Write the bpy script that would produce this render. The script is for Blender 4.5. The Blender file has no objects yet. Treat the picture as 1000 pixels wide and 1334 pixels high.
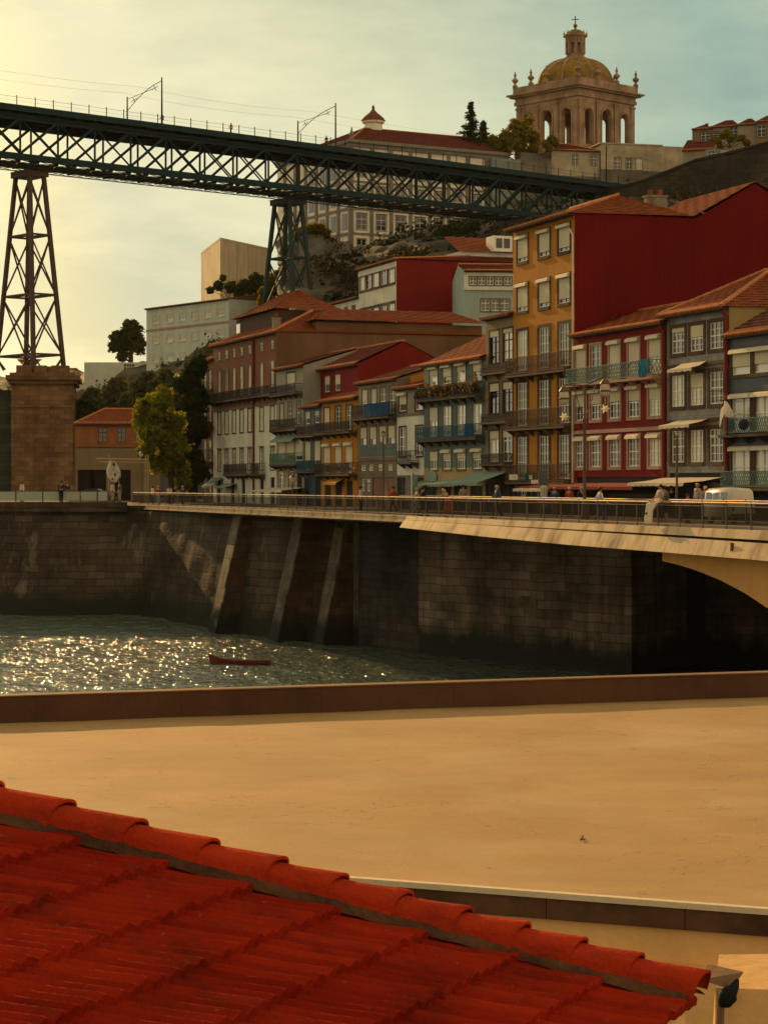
import bpy, bmesh, math, random
from mathutils import Vector, Matrix, noise
R = math.radians
rnd = random.Random(7)
SC = bpy.context.scene
COL = SC.collection
F = 75.0 / 36.0 * 1334.0      # focal length in photo pixels
CAMZ, HY = 1.9, 630.0
SUN_AZ, SUN_EL = -23.0, 18.0

# ------------------------------------------------------------------ helpers
def wx(px, Y): return (px - 500.0) / F * Y
def wz(py, Y): return CAMZ + (HY - py) / F * Y
def at(px, py, Y): return Vector((wx(px, Y), Y, wz(py, Y)))

class Frame:
    """a vertical plane standing in the place: u runs along it, y goes back from it"""
    def __init__(s, ox, oy, t):
        s.o = (ox, oy); s.t = t
        s.e = (math.cos(t), math.sin(t)); s.b = (-math.sin(t), math.cos(t))
    def u(s, px, y=0.0):
        k = (px - 500.0) / F
        return (k * (s.o[1] + y * s.b[1]) - (s.o[0] + y * s.b[0])) / (s.e[0] - k * s.e[1])
    def pt(s, u, y=0.0, z=0.0):
        return Vector((s.o[0] + u * s.e[0] + y * s.b[0], s.o[1] + u * s.e[1] + y * s.b[1], z))
    def Y(s, px, y=0.0): return s.pt(s.u(px, y), y).y
    def z(s, px, py, y=0.0): return wz(py, s.Y(px, y))

class MB:
    def __init__(s): s.v = []; s.f = []
    def add(s, vs, fs):
        n = len(s.v); s.v.extend([tuple(p) for p in vs]); s.f.extend([tuple(i + n for i in f) for f in fs])
    def quad(s, a, b, c, d): s.add([a, b, c, d], [(0, 1, 2, 3)])
    def tri(s, a, b, c): s.add([a, b, c], [(0, 1, 2)])
    def box(s, x0, x1, y0, y1, z0, z1):
        s.add([(x0, y0, z0), (x1, y0, z0), (x1, y1, z0), (x0, y1, z0), (x0, y0, z1), (x1, y0, z1), (x1, y1, z1), (x0, y1, z1)],
              [(0, 3, 2, 1), (4, 5, 6, 7), (0, 1, 5, 4), (1, 2, 6, 5), (2, 3, 7, 6), (3, 0, 4, 7)])
    def prism(s, poly, z0, z1):
        n = len(poly)
        s.add([(p[0], p[1], z0) for p in poly] + [(p[0], p[1], z1) for p in poly],
              [tuple(range(n - 1, -1, -1)), tuple(range(n, 2 * n))] + [(i, (i + 1) % n, n + (i + 1) % n, n + i) for i in range(n)])
    def bar(s, p, q, w, h=None):
        h = h or w; p = Vector(p); q = Vector(q); d = q - p
        if d.length < 1e-6: return
        d.normalize(); up = Vector((0, 0, 1)) if abs(d.z) < .95 else Vector((1, 0, 0))
        a = d.cross(up).normalized() * w / 2; b = a.cross(d).normalized() * h / 2
        s.add([p - a - b, p + a - b, p + a + b, p - a + b, q - a - b, q + a - b, q + a + b, q - a + b],
              [(0, 1, 2, 3), (7, 6, 5, 4), (0, 4, 5, 1), (1, 5, 6, 2), (2, 6, 7, 3), (3, 7, 4, 0)])
    def tube(s, pts, rs, n=8, caps=True):
        pts = [Vector(p) for p in pts]
        if not hasattr(rs, '__len__'): rs = [rs] * len(pts)
        base = len(s.v); ref = None
        for i, p in enumerate(pts):
            d = (pts[min(i + 1, len(pts) - 1)] - pts[max(i - 1, 0)]).normalized()
            if ref is None: ref = Vector((0, 0, 1)) if abs(d.z) < .9 else Vector((1, 0, 0))
            a = d.cross(ref).normalized(); b = d.cross(a).normalized(); ref = a.cross(d) if True else ref
            for k in range(n):
                t = 2 * math.pi * k / n
                s.v.append(tuple(p + (a * math.cos(t) + b * math.sin(t)) * rs[i]))
        for i in range(len(pts) - 1):
            for k in range(n):
                s.f.append((base + i * n + k, base + i * n + (k + 1) % n, base + (i + 1) * n + (k + 1) % n, base + (i + 1) * n + k))
        if caps:
            s.f.append(tuple(base + k for k in range(n - 1, -1, -1)))
            s.f.append(tuple(base + (len(pts) - 1) * n + k for k in range(n)))
    def lathe(s, prof, c=(0, 0, 0), n=16, ph=0.0):
        base = len(s.v)
        for r, z in prof:
            for k in range(n):
                t = 2 * math.pi * k / n + ph
                s.v.append((c[0] + r * math.cos(t), c[1] + r * math.sin(t), c[2] + z))
        for i in range(len(prof) - 1):
            for k in range(n):
                s.f.append((base + i * n + k, base + i * n + (k + 1) % n, base + (i + 1) * n + (k + 1) % n, base + (i + 1) * n + k))
        s.f.append(tuple(base + k for k in range(n - 1, -1, -1)))
        s.f.append(tuple(base + (len(prof) - 1) * n + k for k in range(n)))
    def build(s, name, m=None, parent=None, smooth=False, loc=None):
        me = bpy.data.meshes.new(name); me.from_pydata(s.v, [], s.f); me.update()
        if m: me.materials.append(m)
        if smooth:
            for p in me.polygons: p.use_smooth = True
            try: me.set_sharp_from_angle(angle=R(50))
            except Exception: pass
        o = bpy.data.objects.new(name, me); COL.objects.link(o)
        if parent: o.parent = parent
        if loc is not None: o.location = loc
        return o

def tag(o, label=None, cat=None, group=None, kind=None):
    if label: o['label'] = label
    if cat: o['category'] = cat
    if group: o['group'] = group
    if kind: o['kind'] = kind
    return o
def thing(name, label, cat, loc=(0, 0, 0), rz=0.0, group=None):
    o = bpy.data.objects.new(name, None); COL.objects.link(o)
    o.location = loc; o.rotation_euler = (0, 0, rz); o.empty_display_size = .5
    return tag(o, label, cat, group)
def copy_tree(o, parent=None):
    c = o.copy(); COL.objects.link(c); c.parent = parent
    for ch in [x for x in o.children]: copy_tree(ch, c)
    return c

# ------------------------------------------------------------------ materials
class NT:
    def __init__(s, nt): s.nt = nt
    def n(s, typ, **kw):
        x = s.nt.nodes.new(typ)
        for k, v in kw.items():
            if k in x.inputs.keys(): x.inputs[k].default_value = v
            else: setattr(x, k, v)
        return x
    def l(s, a, b): s.nt.links.new(a, b)
    def math(s, op, a, b=None, clamp=False):
        x = s.nt.nodes.new('ShaderNodeMath'); x.operation = op; x.use_clamp = clamp
        for i, q in enumerate((a, b)):
            if q is None: continue
            if isinstance(q, (int, float)): x.inputs[i].default_value = q
            else: s.l(q, x.inputs[i])
        return x.outputs[0]
    def mix(s, fac, a, b, typ='MIX'):
        x = s.nt.nodes.new('ShaderNodeMixRGB'); x.blend_type = typ
        for i, q in enumerate((fac, a, b)):
            if isinstance(q, (int, float)): x.inputs[i].default_value = q
            elif isinstance(q, (tuple, list)): x.inputs[i].default_value = (*q[:3], 1)
            else: s.l(q, x.inputs[i])
        return x.outputs[0]
    def ramp(s, fac, lo, hi):
        x = s.nt.nodes.new('ShaderNodeMapRange'); x.inputs[1].default_value = lo; x.inputs[2].default_value = hi
        s.l(fac, x.inputs[0]); return x.outputs[0]
    def noise(s, vec, scale, detail=4, rough=.55, stretch=None):
        if stretch:
            mp = s.nt.nodes.new('ShaderNodeMapping'); mp.inputs['Scale'].default_value = stretch; s.l(vec, mp.inputs[0]); vec = mp.outputs[0]
        x = s.nt.nodes.new('ShaderNodeTexNoise'); x.inputs['Scale'].default_value = scale; x.inputs['Detail'].default_value = detail
        x.inputs['Roughness'].default_value = rough; s.l(vec, x.inputs['Vector']); return x.outputs['Fac']

MATS = {}
def mat(name, col, rough=.8, var=.35, scale=.6, streak=.3, fine=14.0, bump=.25, metal=0.0, spec=.10, coat=0.0, col2=None, pat=None, dirt=None, objspace=False):
    if name in MATS: return MATS[name]
    m = bpy.data.materials.new(name); m.use_nodes = True; MATS[name] = m
    nt = m.node_tree; T = NT(nt); P = nt.nodes['Principled BSDF']
    tc = T.n('ShaderNodeTexCoord'); geo = T.n('ShaderNodeNewGeometry')
    W = tc.outputs['Object'] if objspace else geo.outputs['Position']
    c2 = col2 or tuple(x * .55 for x in col)
    a = T.ramp(T.noise(W, scale, 5), .35, .68)
    c = T.mix(T.math('MULTIPLY', a, var, True), col, c2)
    if streak:
        st = T.ramp(T.noise(W, .9, 5, .6, stretch=(1.0, 1.0, .12)), .48, .75)
        c = T.mix(T.math('MULTIPLY', st, streak), c, dirt or tuple(x * .35 for x in col))
    fn = T.noise(W, fine, 3)
    c = T.mix(T.math('MULTIPLY', T.ramp(fn, .3, .8), .25), c, tuple(x * .6 for x in col))
    hgt = fn
    if pat:
        O = tc.outputs['Object']
        if pat[0] == 'brick':
            an = R(pat[4]) if len(pat) > 4 else 0.0
            sx = T.n('ShaderNodeSeparateXYZ'); T.l(O, sx.inputs[0]); cx = T.n('ShaderNodeCombineXYZ')
            T.l(T.math('ADD', T.math('MULTIPLY', sx.outputs[0], math.cos(an)), T.math('MULTIPLY', sx.outputs[1], math.sin(an))), cx.inputs[0]); T.l(sx.outputs[2], cx.inputs[1])
            wob = T.n('ShaderNodeTexNoise'); wob.inputs['Scale'].default_value = .55; wob.inputs['Detail'].default_value = 3; T.l(O, wob.inputs['Vector'])
            vm = T.n('ShaderNodeVectorMath'); vm.operation = 'MULTIPLY_ADD'; T.l(wob.outputs['Color'], vm.inputs[0]); vm.inputs[1].default_value = (pat[1] * .35, pat[2] * .5, 0); T.l(cx.outputs[0], vm.inputs[2]); cx = vm
            b = T.n('ShaderNodeTexBrick'); T.l(cx.outputs[0], b.inputs['Vector'])
            b.inputs['Scale'].default_value = 1.0; b.inputs['Brick Width'].default_value = pat[1]; b.inputs['Row Height'].default_value = pat[2]
            b.inputs['Mortar Size'].default_value = pat[3]; b.inputs['Mortar Smooth'].default_value = .3
            b.inputs['Color1'].default_value = (1, 1, 1, 1); b.inputs['Color2'].default_value = (.60, .58, .56, 1); b.inputs['Mortar'].default_value = (.45, .43, .4, 1)
            c = T.mix(1.0, c, b.outputs['Color'], 'MULTIPLY')
            hgt = T.math('SUBTRACT', fn, b.outputs['Fac'])
        elif pat[0] == 'slat':
            sx = T.n('ShaderNodeSeparateXYZ'); T.l(O, sx.inputs[0])
            w = T.math('FRACT', T.math('DIVIDE', sx.outputs[pat[2]], pat[1]))
            k = T.math('GREATER_THAN', w, .82)
            c = T.mix(T.math('MULTIPLY', k, .45), c, tuple(x * .4 for x in col))
            hgt = w
        elif pat[0] == 'fold':
            sx = T.n('ShaderNodeSeparateXYZ'); T.l(O, sx.inputs[0])
            nz = T.noise(O, 2.0, 2)
            w = T.math('SINE', T.math('ADD', T.math('MULTIPLY', sx.outputs[0], pat[1]), T.math('MULTIPLY', nz, 5.0)))
            c = T.mix(T.math('MULTIPLY', T.ramp(w, -1, 1), .4), c, tuple(x * .6 for x in col))
    T.l(c, P.inputs['Base Color'])
    P.inputs['Roughness'].default_value = rough; P.inputs['Metallic'].default_value = metal
    P.inputs['Specular IOR Level'].default_value = spec; P.inputs['Coat Weight'].default_value = coat; P.inputs['Coat Roughness'].default_value = .06
    if bump:
        b = T.n('ShaderNodeBump'); b.inputs['Strength'].default_value = bump; b.inputs['Distance'].default_value = .05
        T.l(hgt, b.inputs['Height']); T.l(b.outputs[0], P.inputs['Normal'])
        if coat: pass
    return m

def leafmat(name, col, col2, trans=.45, tint=(1.5, 1.25, .35)):
    if name in MATS: return MATS[name]
    m = bpy.data.materials.new(name); m.use_nodes = True; MATS[name] = m
    nt = m.node_tree; T = NT(nt); nt.nodes.remove(nt.nodes['Principled BSDF']); out = nt.nodes['Material Output']
    geo = T.n('ShaderNodeNewGeometry')
    c = T.mix(T.ramp(T.noise(geo.outputs['Position'], .9, 5, .7), .35, .65), col, col2)
    d = T.n('ShaderNodeBsdfDiffuse'); t = T.n('ShaderNodeBsdfTranslucent'); T.l(c, d.inputs[0])
    c3 = T.mix(1.0, c, tint, 'MULTIPLY'); T.l(c3, t.inputs[0])
    x = T.n('ShaderNodeMixShader'); x.inputs[0].default_value = trans; T.l(d.outputs[0], x.inputs[1]); T.l(t.outputs[0], x.inputs[2]); T.l(x.outputs[0], out.inputs[0])
    return m

def netmat(name, col, opacity):
    """a fine wire net: mostly see-through"""
    m = bpy.data.materials.new(name); m.use_nodes = True
    nt = m.node_tree; T = NT(nt); P = nt.nodes['Principled BSDF']; out = nt.nodes['Material Output']
    P.inputs['Base Color'].default_value = (*col, 1); P.inputs['Roughness'].default_value = 1.0; P.inputs['Specular IOR Level'].default_value = 0.0
    tr = T.n('ShaderNodeBsdfTransparent'); x = T.n('ShaderNodeMixShader')
    geo = T.n('ShaderNodeNewGeometry')
    f = T.math('ADD', T.math('MULTIPLY', T.noise(geo.outputs['Position'], .8, 3), .25), opacity - .12)
    T.l(f, x.inputs[0]); T.l(tr.outputs[0], x.inputs[1]); T.l(P.outputs[0], x.inputs[2]); T.l(x.outputs[0], out.inputs[0])
    return m

# ------------------------------------------------------------------ camera, sky, sun
cam = bpy.data.cameras.new('camera'); co = bpy.data.objects.new('camera', cam); COL.objects.link(co)
co.location = (0, 0, CAMZ); co.rotation_euler = (R(90), 0, 0)
cam.lens = 75; cam.sensor_width = 36; cam.shift_y = (HY - 667.0) / 1334.0; cam.clip_start = .3; cam.clip_end = 6000
SC.camera = co

# colours of the evening sky from the sun side (left) round to the right, then rear fill
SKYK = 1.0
SKYSTOPS = [(-.40, (1.2, 1.07, .74)), (-.113, (.77, .67, .37)), (-.08, (.64, .61, .40)), (.067, (.575, .60, .41)), (.226, (.37, .51, .42)), (.40, (.85, .80, .58)), (.6, (1.5, 1.2, .78))]  # last stops: warm fill added behind the camera to brighten the fronts
wd = bpy.data.worlds.new('World'); SC.world = wd; wd.use_nodes = True
T = NT(wd.node_tree); bg = wd.node_tree.nodes['Background']
sky = T.n('ShaderNodeTexSky'); sky.sky_type = 'NISHITA'; sky.sun_disc = False
sky.sun_elevation = R(SUN_EL); sky.sun_rotation = R(SUN_AZ); sky.air_density = 1.0; sky.dust_density = 2.2; sky.ozone_density = 1.0
tc = T.n('ShaderNodeTexCoord')
gm = T.n('ShaderNodeGamma'); gm.inputs[1].default_value = .3; T.l(sky.outputs[0], gm.inputs[0])
bw = T.n('ShaderNodeRGBToBW'); T.l(gm.outputs[0], bw.inputs[0])
sx = T.n('ShaderNodeSeparateXYZ'); T.l(tc.outputs['Generated'], sx.inputs[0])
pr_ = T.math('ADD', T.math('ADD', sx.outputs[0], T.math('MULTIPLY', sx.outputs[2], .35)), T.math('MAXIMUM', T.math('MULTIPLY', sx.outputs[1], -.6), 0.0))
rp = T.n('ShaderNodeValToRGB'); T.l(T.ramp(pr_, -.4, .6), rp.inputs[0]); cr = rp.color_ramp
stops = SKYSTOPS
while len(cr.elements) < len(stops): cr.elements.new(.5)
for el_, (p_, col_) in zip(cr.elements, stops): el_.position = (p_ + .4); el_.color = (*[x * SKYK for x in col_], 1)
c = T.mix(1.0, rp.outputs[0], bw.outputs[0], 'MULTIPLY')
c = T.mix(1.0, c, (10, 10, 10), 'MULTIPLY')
# thin high cloud: streaks that are a little brighter and greyer than the clear sky
cl = T.ramp(T.noise(tc.outputs['Generated'], 3.2, 8, .60, stretch=(1.0, 1.0, 3.2)), .44, .60)
c2_ = T.ramp(T.noise(tc.outputs['Generated'], 9.0, 8, .65, stretch=(1.0, 1.0, 3.6)), .44, .64)
cl = T.math('ADD', T.math('MULTIPLY', cl, .7), T.math('MULTIPLY', c2_, .3))
c = T.mix(1.0, c, (.85, .875, .895), 'MULTIPLY')
c = T.mix(cl, c, T.mix(1.0, c, (1.44, 1.33, 1.24), 'MULTIPLY'))
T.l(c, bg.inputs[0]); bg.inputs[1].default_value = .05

sl = bpy.data.lights.new('sun', 'SUN'); sl.energy = 5.0; sl.angle = R(.53); sl.color = (1.0, .58, .22)
so = bpy.data.objects.new('sun', sl); COL.objects.link(so)
sd = Vector((math.sin(R(SUN_AZ)) * math.cos(R(SUN_EL)), math.cos(R(SUN_AZ)) * math.cos(R(SUN_EL)), math.sin(R(SUN_EL))))
so.rotation_euler = sd.to_track_quat('Z', 'Y').to_euler(); so.location = (-60, 100, 90)
vs = SC.view_settings; vs.view_transform = 'Standard'; vs.look = 'None'; vs.exposure = 0.0; vs.gamma = 1.0; vs.use_curve_mapping = False

# ------------------------------------------------------------------ shared materials
M_yellow = mat('ochre_plaster', (.50, .195, .018), streak=.25, var=.3)
M_red = mat('dark_red_plaster', (.21, .014, .010), streak=.35, var=.5)
M_redwall = mat('red_corrugated_cladding', (.165, .006, .005), streak=.45, var=.5, scale=.25, pat=('slat', .35, 1))
M_white = mat('white_plaster', (.74, .70, .55), streak=.4, var=.35)
M_brown = mat('brown_tile_cladding', (.23, .085, .045), var=.4)
M_brownside = mat('bare_brown_render', (.20, .105, .05), var=.7, scale=.25, streak=.5)
M_greytile = mat('grey_glazed_tiles', (.28, .26, .21), pat=('brick', .5, .25, .012), streak=.15, rough=.4)
M_navy = mat('navy_tile_cladding', (.055, .060, .075), rough=.4)
M_taupe = mat('taupe_plaster', (.26, .185, .10), streak=.4)
M_teal = mat('teal_tile_cladding', (.125, .175, .155), streak=.3)
M_bluegrey = mat('blue_grey_tiles', (.13, .16, .17), streak=.3)
M_paleyel = mat('pale_yellow_plaster', (.42, .29, .12), streak=.4)
M_olive = mat('olive_grey_plaster', (.34, .31, .22), streak=.4)
M_greybr = mat('grey_brown_plaster', (.29, .24, .165), streak=.45)
M_stone = mat('granite_trim', (.20, .155, .105), var=.5, fine=20)
M_woodtrim = mat('brown_window_surround', (.105, .06, .036), var=.4)
M_pinktrim = mat('pink_granite_trim', (.46, .28, .19), var=.4)
M_sash = mat('white_window_paint', (.92, .86, .68), streak=.08, rough=.5)
M_sashdark = mat('dark_window_paint', (.05, .03, .022), rough=.5)
M_cur1 = mat('cream_curtain_behind_glass', (.74, .66, .47), pat=('fold', 22.0), streak=0, bump=.08, coat=.9, spec=.5, objspace=True)
M_cur0 = mat('pale_blind_sky_reflection', (.85, .76, .54), streak=0, bump=.04, coat=.9, spec=.5)  # pale blind with the sky's reflection painted into its colour
M_cur2 = mat('grey_curtain_behind_glass', (.12, .105, .075), pat=('fold', 17.0), streak=0, bump=.08, coat=.9, spec=.5, objspace=True)
M_dark = mat('dark_room_glass', (.018, .016, .014), rough=.07, streak=0, bump=.06, fine=2.0, spec=.6)
M_blind = mat('roller_blind_slats', (.74, .63, .42), pat=('slat', .09, 2), streak=.2, bump=.1)
M_box = mat('blind_box_paint', (.78, .66, .46), streak=.2)
M_iron = mat('dark_iron', (.035, .026, .022), rough=.5, streak=0)
M_greeniron = mat('green_iron_lattice', (.10, .20, .17), rough=.5, streak=0)
M_blueiron = mat('blue_painted_iron', (.02, .09, .14), rough=.5, streak=0)
M_slab = mat('balcony_stone_slab', (.11, .075, .05), var=.5)
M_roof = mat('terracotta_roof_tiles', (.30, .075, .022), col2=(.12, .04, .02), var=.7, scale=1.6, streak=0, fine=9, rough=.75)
M_ridge = mat('sun_tinted_ridge_tiles', (.52, .20, .075), col2=(.30, .09, .03), var=.8, scale=3, streak=0, fine=9)  # brighter than the roof tiles: sun glint painted on ridges and eave ends
M_roofold = mat('weathered_roof_tiles', (.20, .065, .03), col2=(.07, .04, .025), var=.85, scale=1.8, streak=0, fine=9)
M_roofdark = mat('dark_red_roof_sheets', (.16, .032, .016), col2=(.08, .022, .014), var=.6, scale=1.2, streak=0)
M_wood = mat('dark_eave_wood', (.09, .05, .03))
M_pipe = mat('rust_red_drainpipe', (.22, .035, .02), streak=.1)
M_awgreen = mat('pale_green_awning_cloth', (.24, .32, .24), streak=.2, rough=.9)
M_awdark = mat('dull_green_awning_cloth', (.14, .19, .15), streak=.2, rough=.9)
M_awwhite = mat('cream_awning_cloth', (.62, .52, .38), streak=.15, rough=.9)
M_awyel = mat('yellow_awning_cloth', (.55, .28, .04), streak=.2, rough=.9)
M_door = mat('dark_doorway', (.02, .016, .013), streak=0, rough=.6)
SC.cycles.use_denoising = True
HAZE = 0.00002
# ------------------------------------------------------------------ houses
def tile_sheet(mb, el, er, tl, tr, per=.24, amp=.045, row=.42):
    """a pitched sheet of curved roof tiles between an eave (el..er) and a top edge (tl..tr)"""
    el, er, tl, tr = map(Vector, (el, er, tl, tr))
    L = max((er - el).length, (tr - tl).length, .3); H = max(((tl - el).length + (tr - er).length) / 2, .3)
    nrm = (er - el).cross(tl - el) if (er - el).length > .01 else (er - tl).cross(tr - tl)
    nrm.normalize()
    if nrm.z < 0: nrm = -nrm
    nu = min(int(L / per * 4), 900); nr = max(int(H / row), 1)
    vs = []; idx = 0
    for r in range(nr):
        for e in (0, 1):
            v = (r + e) / nr
            a = el.lerp(tl, v); b = er.lerp(tr, v); lift = .05 * (1 - e)
            for i in range(nu + 1):
                q = i / nu; ph = q * L / per
                w = abs(math.sin(math.pi * ph)) * amp + lift + .012 * math.sin(7.3 * int(ph) + 3.1 * r)
                vs.append(a.lerp(b, q) + nrm * w)
    fs = []; W = nu + 1
    for r in range(nr * 2 - 1):
        for i in range(nu): fs.append((r * W + i, r * W + i + 1, (r + 1) * W + i + 1, (r + 1) * W + i))
    mb.add(vs, fs)

def ridge_tiles(mb, p, q, r=.14, step=.42):
    p, q = Vector(p), Vector(q); n = max(int((q - p).length / step), 1)
    for i in range(n):
        a = p.lerp(q, i / n); b = p.lerp(q, (i + 1.12) / n)
        mb.tube([a, b], [r * .82, r], 8)

def wall_holes(mb, u0, u1, z0, z1, ops, y=0.0, rev=.15):
    """front wall with real openings and reveals"""
    us = sorted({u0, u1, *[v for o in ops for v in (o[0], o[1]) if u0 < v < u1]})
    zs = sorted({z0, z1, *[v for o in ops for v in (o[2], o[3]) if z0 < v < z1]})
    for i in range(len(us) - 1):
        for j in range(len(zs) - 1):
            cu, cz = (us[i] + us[i + 1]) / 2, (zs[j] + zs[j + 1]) / 2
            if any(o[0] < cu < o[1] and o[2] < cz < o[3] for o in ops): continue
            mb.quad((us[i], y, zs[j]), (us[i + 1], y, zs[j]), (us[i + 1], y, zs[j + 1]), (us[i], y, zs[j + 1]))
    for a, b, c, d in ops:
        c2, d2 = max(c, z0), min(d, z1)
        if d2 <= c2: continue
        mb.quad((a, y, c2), (a, y + rev, c2), (a, y + rev, d2), (a, y, d2)); mb.quad((b, y + rev, c2), (b, y, c2), (b, y, d2), (b, y + rev, d2))
        if d2 == d: mb.quad((a, y, d), (a, y + rev, d), (b, y + rev, d), (b, y, d))
        if c2 == c: mb.quad((a, y + rev, c), (a, y, c), (b, y, c), (b, y + rev, c))

class House:
    def __init__(s, fr, label, pxa, pxb, ze, depth, bands, name='row_house', cat='house', y=0.0, z0=0.0, side=None, group=None):
        s.fr = fr; s.u0 = fr.u(pxa, y); s.W = fr.u(pxb, y) - s.u0; s.ze = ze; s.depth = depth; s.z0 = z0; s.y = y
        s.rnd = name == 'row_house'; s.bands = bands; s.side = side or bands[0][1]; s.ops = []
        s.root = thing(name, label, cat, fr.pt(s.u0, y, 0), fr.t, group)
    def U(s, px, dy=0.0): return s.fr.u(px, s.y + dy) - s.u0
    def Z(s, px, py, dy=0.0): return s.fr.z(px, py, s.y + dy)
    def walls(s):
        lo = s.z0
        for zt, m in s.bands:
            zt = s.ze if zt is None else zt
            mb = MB(); wall_holes(mb, 0, s.W, lo, zt, [o for o in s.ops if o[3] > lo and o[2] < zt]); mb.build('wall', m, s.root); lo = zt
        mb = MB(); W, D, z0, z1 = s.W, s.depth, s.z0, s.ze
        mb.quad((W, 0, z0), (W, D, z0), (W, D, z1), (W, 0, z1)); mb.quad((0, D, z0), (0, 0, z0), (0, 0, z1), (0, D, z1))
        mb.quad((W, D, z0), (0, D, z0), (0, D, z1), (W, D, z1)); mb.quad((0, 0, z1 - .02), (W, 0, z1 - .02), (W, D, z1 - .02), (0, D, z1 - .02))
        s.sidewall = mb.build('side_wall', s.side, s.root)
    def window(s, u, z0, z1, w, sur=M_stone, sash=M_sash, pane=None, nx=2, nz=4, blind=0.0, boxed=False, sw=.13, blindmat=None, lintel=False):
        a, b = u - w / 2, u + w / 2
        s.ops.append((a, b, z0, z1))
        mb = MB(); t = .055
        mb.box(a, a + t, .05, .105, z0, z1); mb.box(b - t, b, .05, .105, z0, z1); mb.box(a + t, b - t, .05, .105, z1 - t, z1); mb.box(a + t, b - t, .05, .105, z0, z0 + t * 1.3)
        mz = z0 + (z1 - z0) * (.5 if nz % 2 == 0 else .72)
        for i in range(1, nx): x = a + w * i / nx; mb.box(x - .03, x + .03, .055, .10, z0 + t * 1.3, z1 - t)
        for j in range(1, nz):
            z = z0 + (z1 - z0) * j / nz; h = .035 if abs(z - mz) < .3 * (z1 - z0) / nz else .016
            mb.box(a + t, b - t, .06, .098, z - h, z + h)
        win = mb.build('window', sash, s.root)
        p = MB(); p.quad((a + .01, .108, z0), (b - .01, .108, z0), (b - .01, .108, z1), (a + .01, .108, z1))
        pm = pane or rnd.choice((M_cur1, M_cur1, M_cur2, M_dark)); p.build('pane', pm, win)
        if sur:
            q = MB(); e = .04
            q.box(a - sw, a, -e, .02, z0 - sw, z1 + sw); q.box(b, b + sw, -e, .02, z0 - sw, z1 + sw)
            q.box(a, b, -e, .02, z1, z1 + sw); q.box(a, b, -e - .04, .02, z0 - sw, z0)
            if lintel: q.box(a - sw - .08, b + sw + .08, -.14, .02, z1 + sw + .01, z1 + sw + .1)
            q.build('window_surround', sur, win)
        if blind > 0:
            k = MB(); k.box(a + .02, b - .02, .015, .035, z1 - (z1 - z0) * blind, z1); k.build('roller_blind', blindmat or M_blind, win)
        if boxed:
            k = MB(); k.add([(a - .05, -.26, z1 - .13), (b + .05, -.26, z1 - .13), (b + .05, -.045, z1 - .13), (a - .05, -.045, z1 - .13),
                             (a - .05, -.22, z1 + .06), (b + .05, -.22, z1 + .06), (b + .05, -.045, z1 + .14), (a - .05, -.045, z1 + .14)],
                            [(0, 3, 2, 1), (4, 5, 6, 7), (0, 1, 5, 4), (1, 2, 6, 5), (2, 3, 7, 6), (3, 0, 4, 7)])
            k.build('blind_box', M_box, win)
        return win
    def row(s, ref, yt, yb, cols, w, **kw):
        z1, z0 = s.Z(ref, yt), s.Z(ref, yb)
        bl = kw.pop('blinds', None); pn = kw.pop('panes', None); bx = kw.pop('boxes', None)
        for i, px in enumerate(cols):
            k = dict(kw)
            if bl: k['blind'] = bl[i % len(bl)]
            elif s.rnd and rnd.random() < .28: k['blind'] = rnd.choice((.18, .3, .45))
            if pn: k['pane'] = pn[i % len(pn)]
            if bx: k['boxed'] = bx[i % len(bx)]
            s.window(s.U(px), z0, z1, w, **k)
    def balcony(s, ref, yrail, yslab, ua, ub, m=M_iron, dep=.75, style='bars', cloth=None, slab=M_slab):
        zr, zs = s.Z(ref, yrail, -dep), s.Z(ref, yslab, -dep)
        mb = MB(); mb.box(ua, ub, -dep, -.045, zs - .14, zs)
        n = max(2, int((ub - ua) / 1.6))
        for i in range(n + 1):
            x = ua + .15 + (ub - ua - .3) * i / n; mb.add([(x - .07, -.05, zs - .14), (x + .07, -.05, zs - .14), (x + .07, -.05, zs - .5), (x - .07, -.05, zs - .5), (x - .07, -dep + .1, zs - .14), (x + .07, -dep + .1, zs - .14)], [(0, 1, 2, 3), (3, 2, 5, 4), (0, 3, 4), (1, 5, 2)])
        bal = mb.build('balcony', slab, s.root)
        q = MB(); y = -dep + .06
        for (p0, p1) in (((ua + .05, y), (ub - .05, y)), ((ua + .05, -.05), (ua + .05, y)), ((ub - .05, y), (ub - .05, -.05))):
            A = Vector((*p0, 0)); B = Vector((*p1, 0)); L = (B - A).length
            for z in (zr, zs + .1): q.bar(A + Vector((0, 0, z)), B + Vector((0, 0, z)), .045)
            if style == 'lattice':
                st = .22; n = max(1, int(L / st))
                for i in range(n):
                    a = A.lerp(B, i / n); b = A.lerp(B, (i + 1) / n); zm = (zr + zs + .1) / 2
                    for (c0, c1) in ((zs + .1, zm), (zm, zr)):
                        q.bar(a + Vector((0, 0, c0)), b + Vector((0, 0, c1)), .025); q.bar(a + Vector((0, 0, c1)), b + Vector((0, 0, c0)), .025)
            else:
                n = max(1, int(L / .13))
                for i in range(n + 1):
                    a = A.lerp(B, i / n); q.bar(a + Vector((0, 0, zs)), a + Vector((0, 0, zr)), .024)
                    if i < n and i % 2 == 0:
                        b = A.lerp(B, (i + 1) / n); q.bar(a + Vector((0, 0, zs + .35)), b + Vector((0, 0, zs + .6)), .03)
        q.build('railing', m, bal)
        if cloth:
            k = MB(); x0, x1 = cloth[0], cloth[1]; n = 14; vs = []
            for i in range(n + 1):
                x = x0 + (x1 - x0) * i / n; d = .03 * math.sin(i * 1.9)
                vs += [(x, y - .05 + d, zr + .02), (x, y - .06 - d, zs + .12)]
            k.add(vs, [(2 * i, 2 * i + 2, 2 * i + 3, 2 * i + 1) for i in range(n)]); k.build('balcony_cloth', cloth[2], bal)
        return bal
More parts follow.
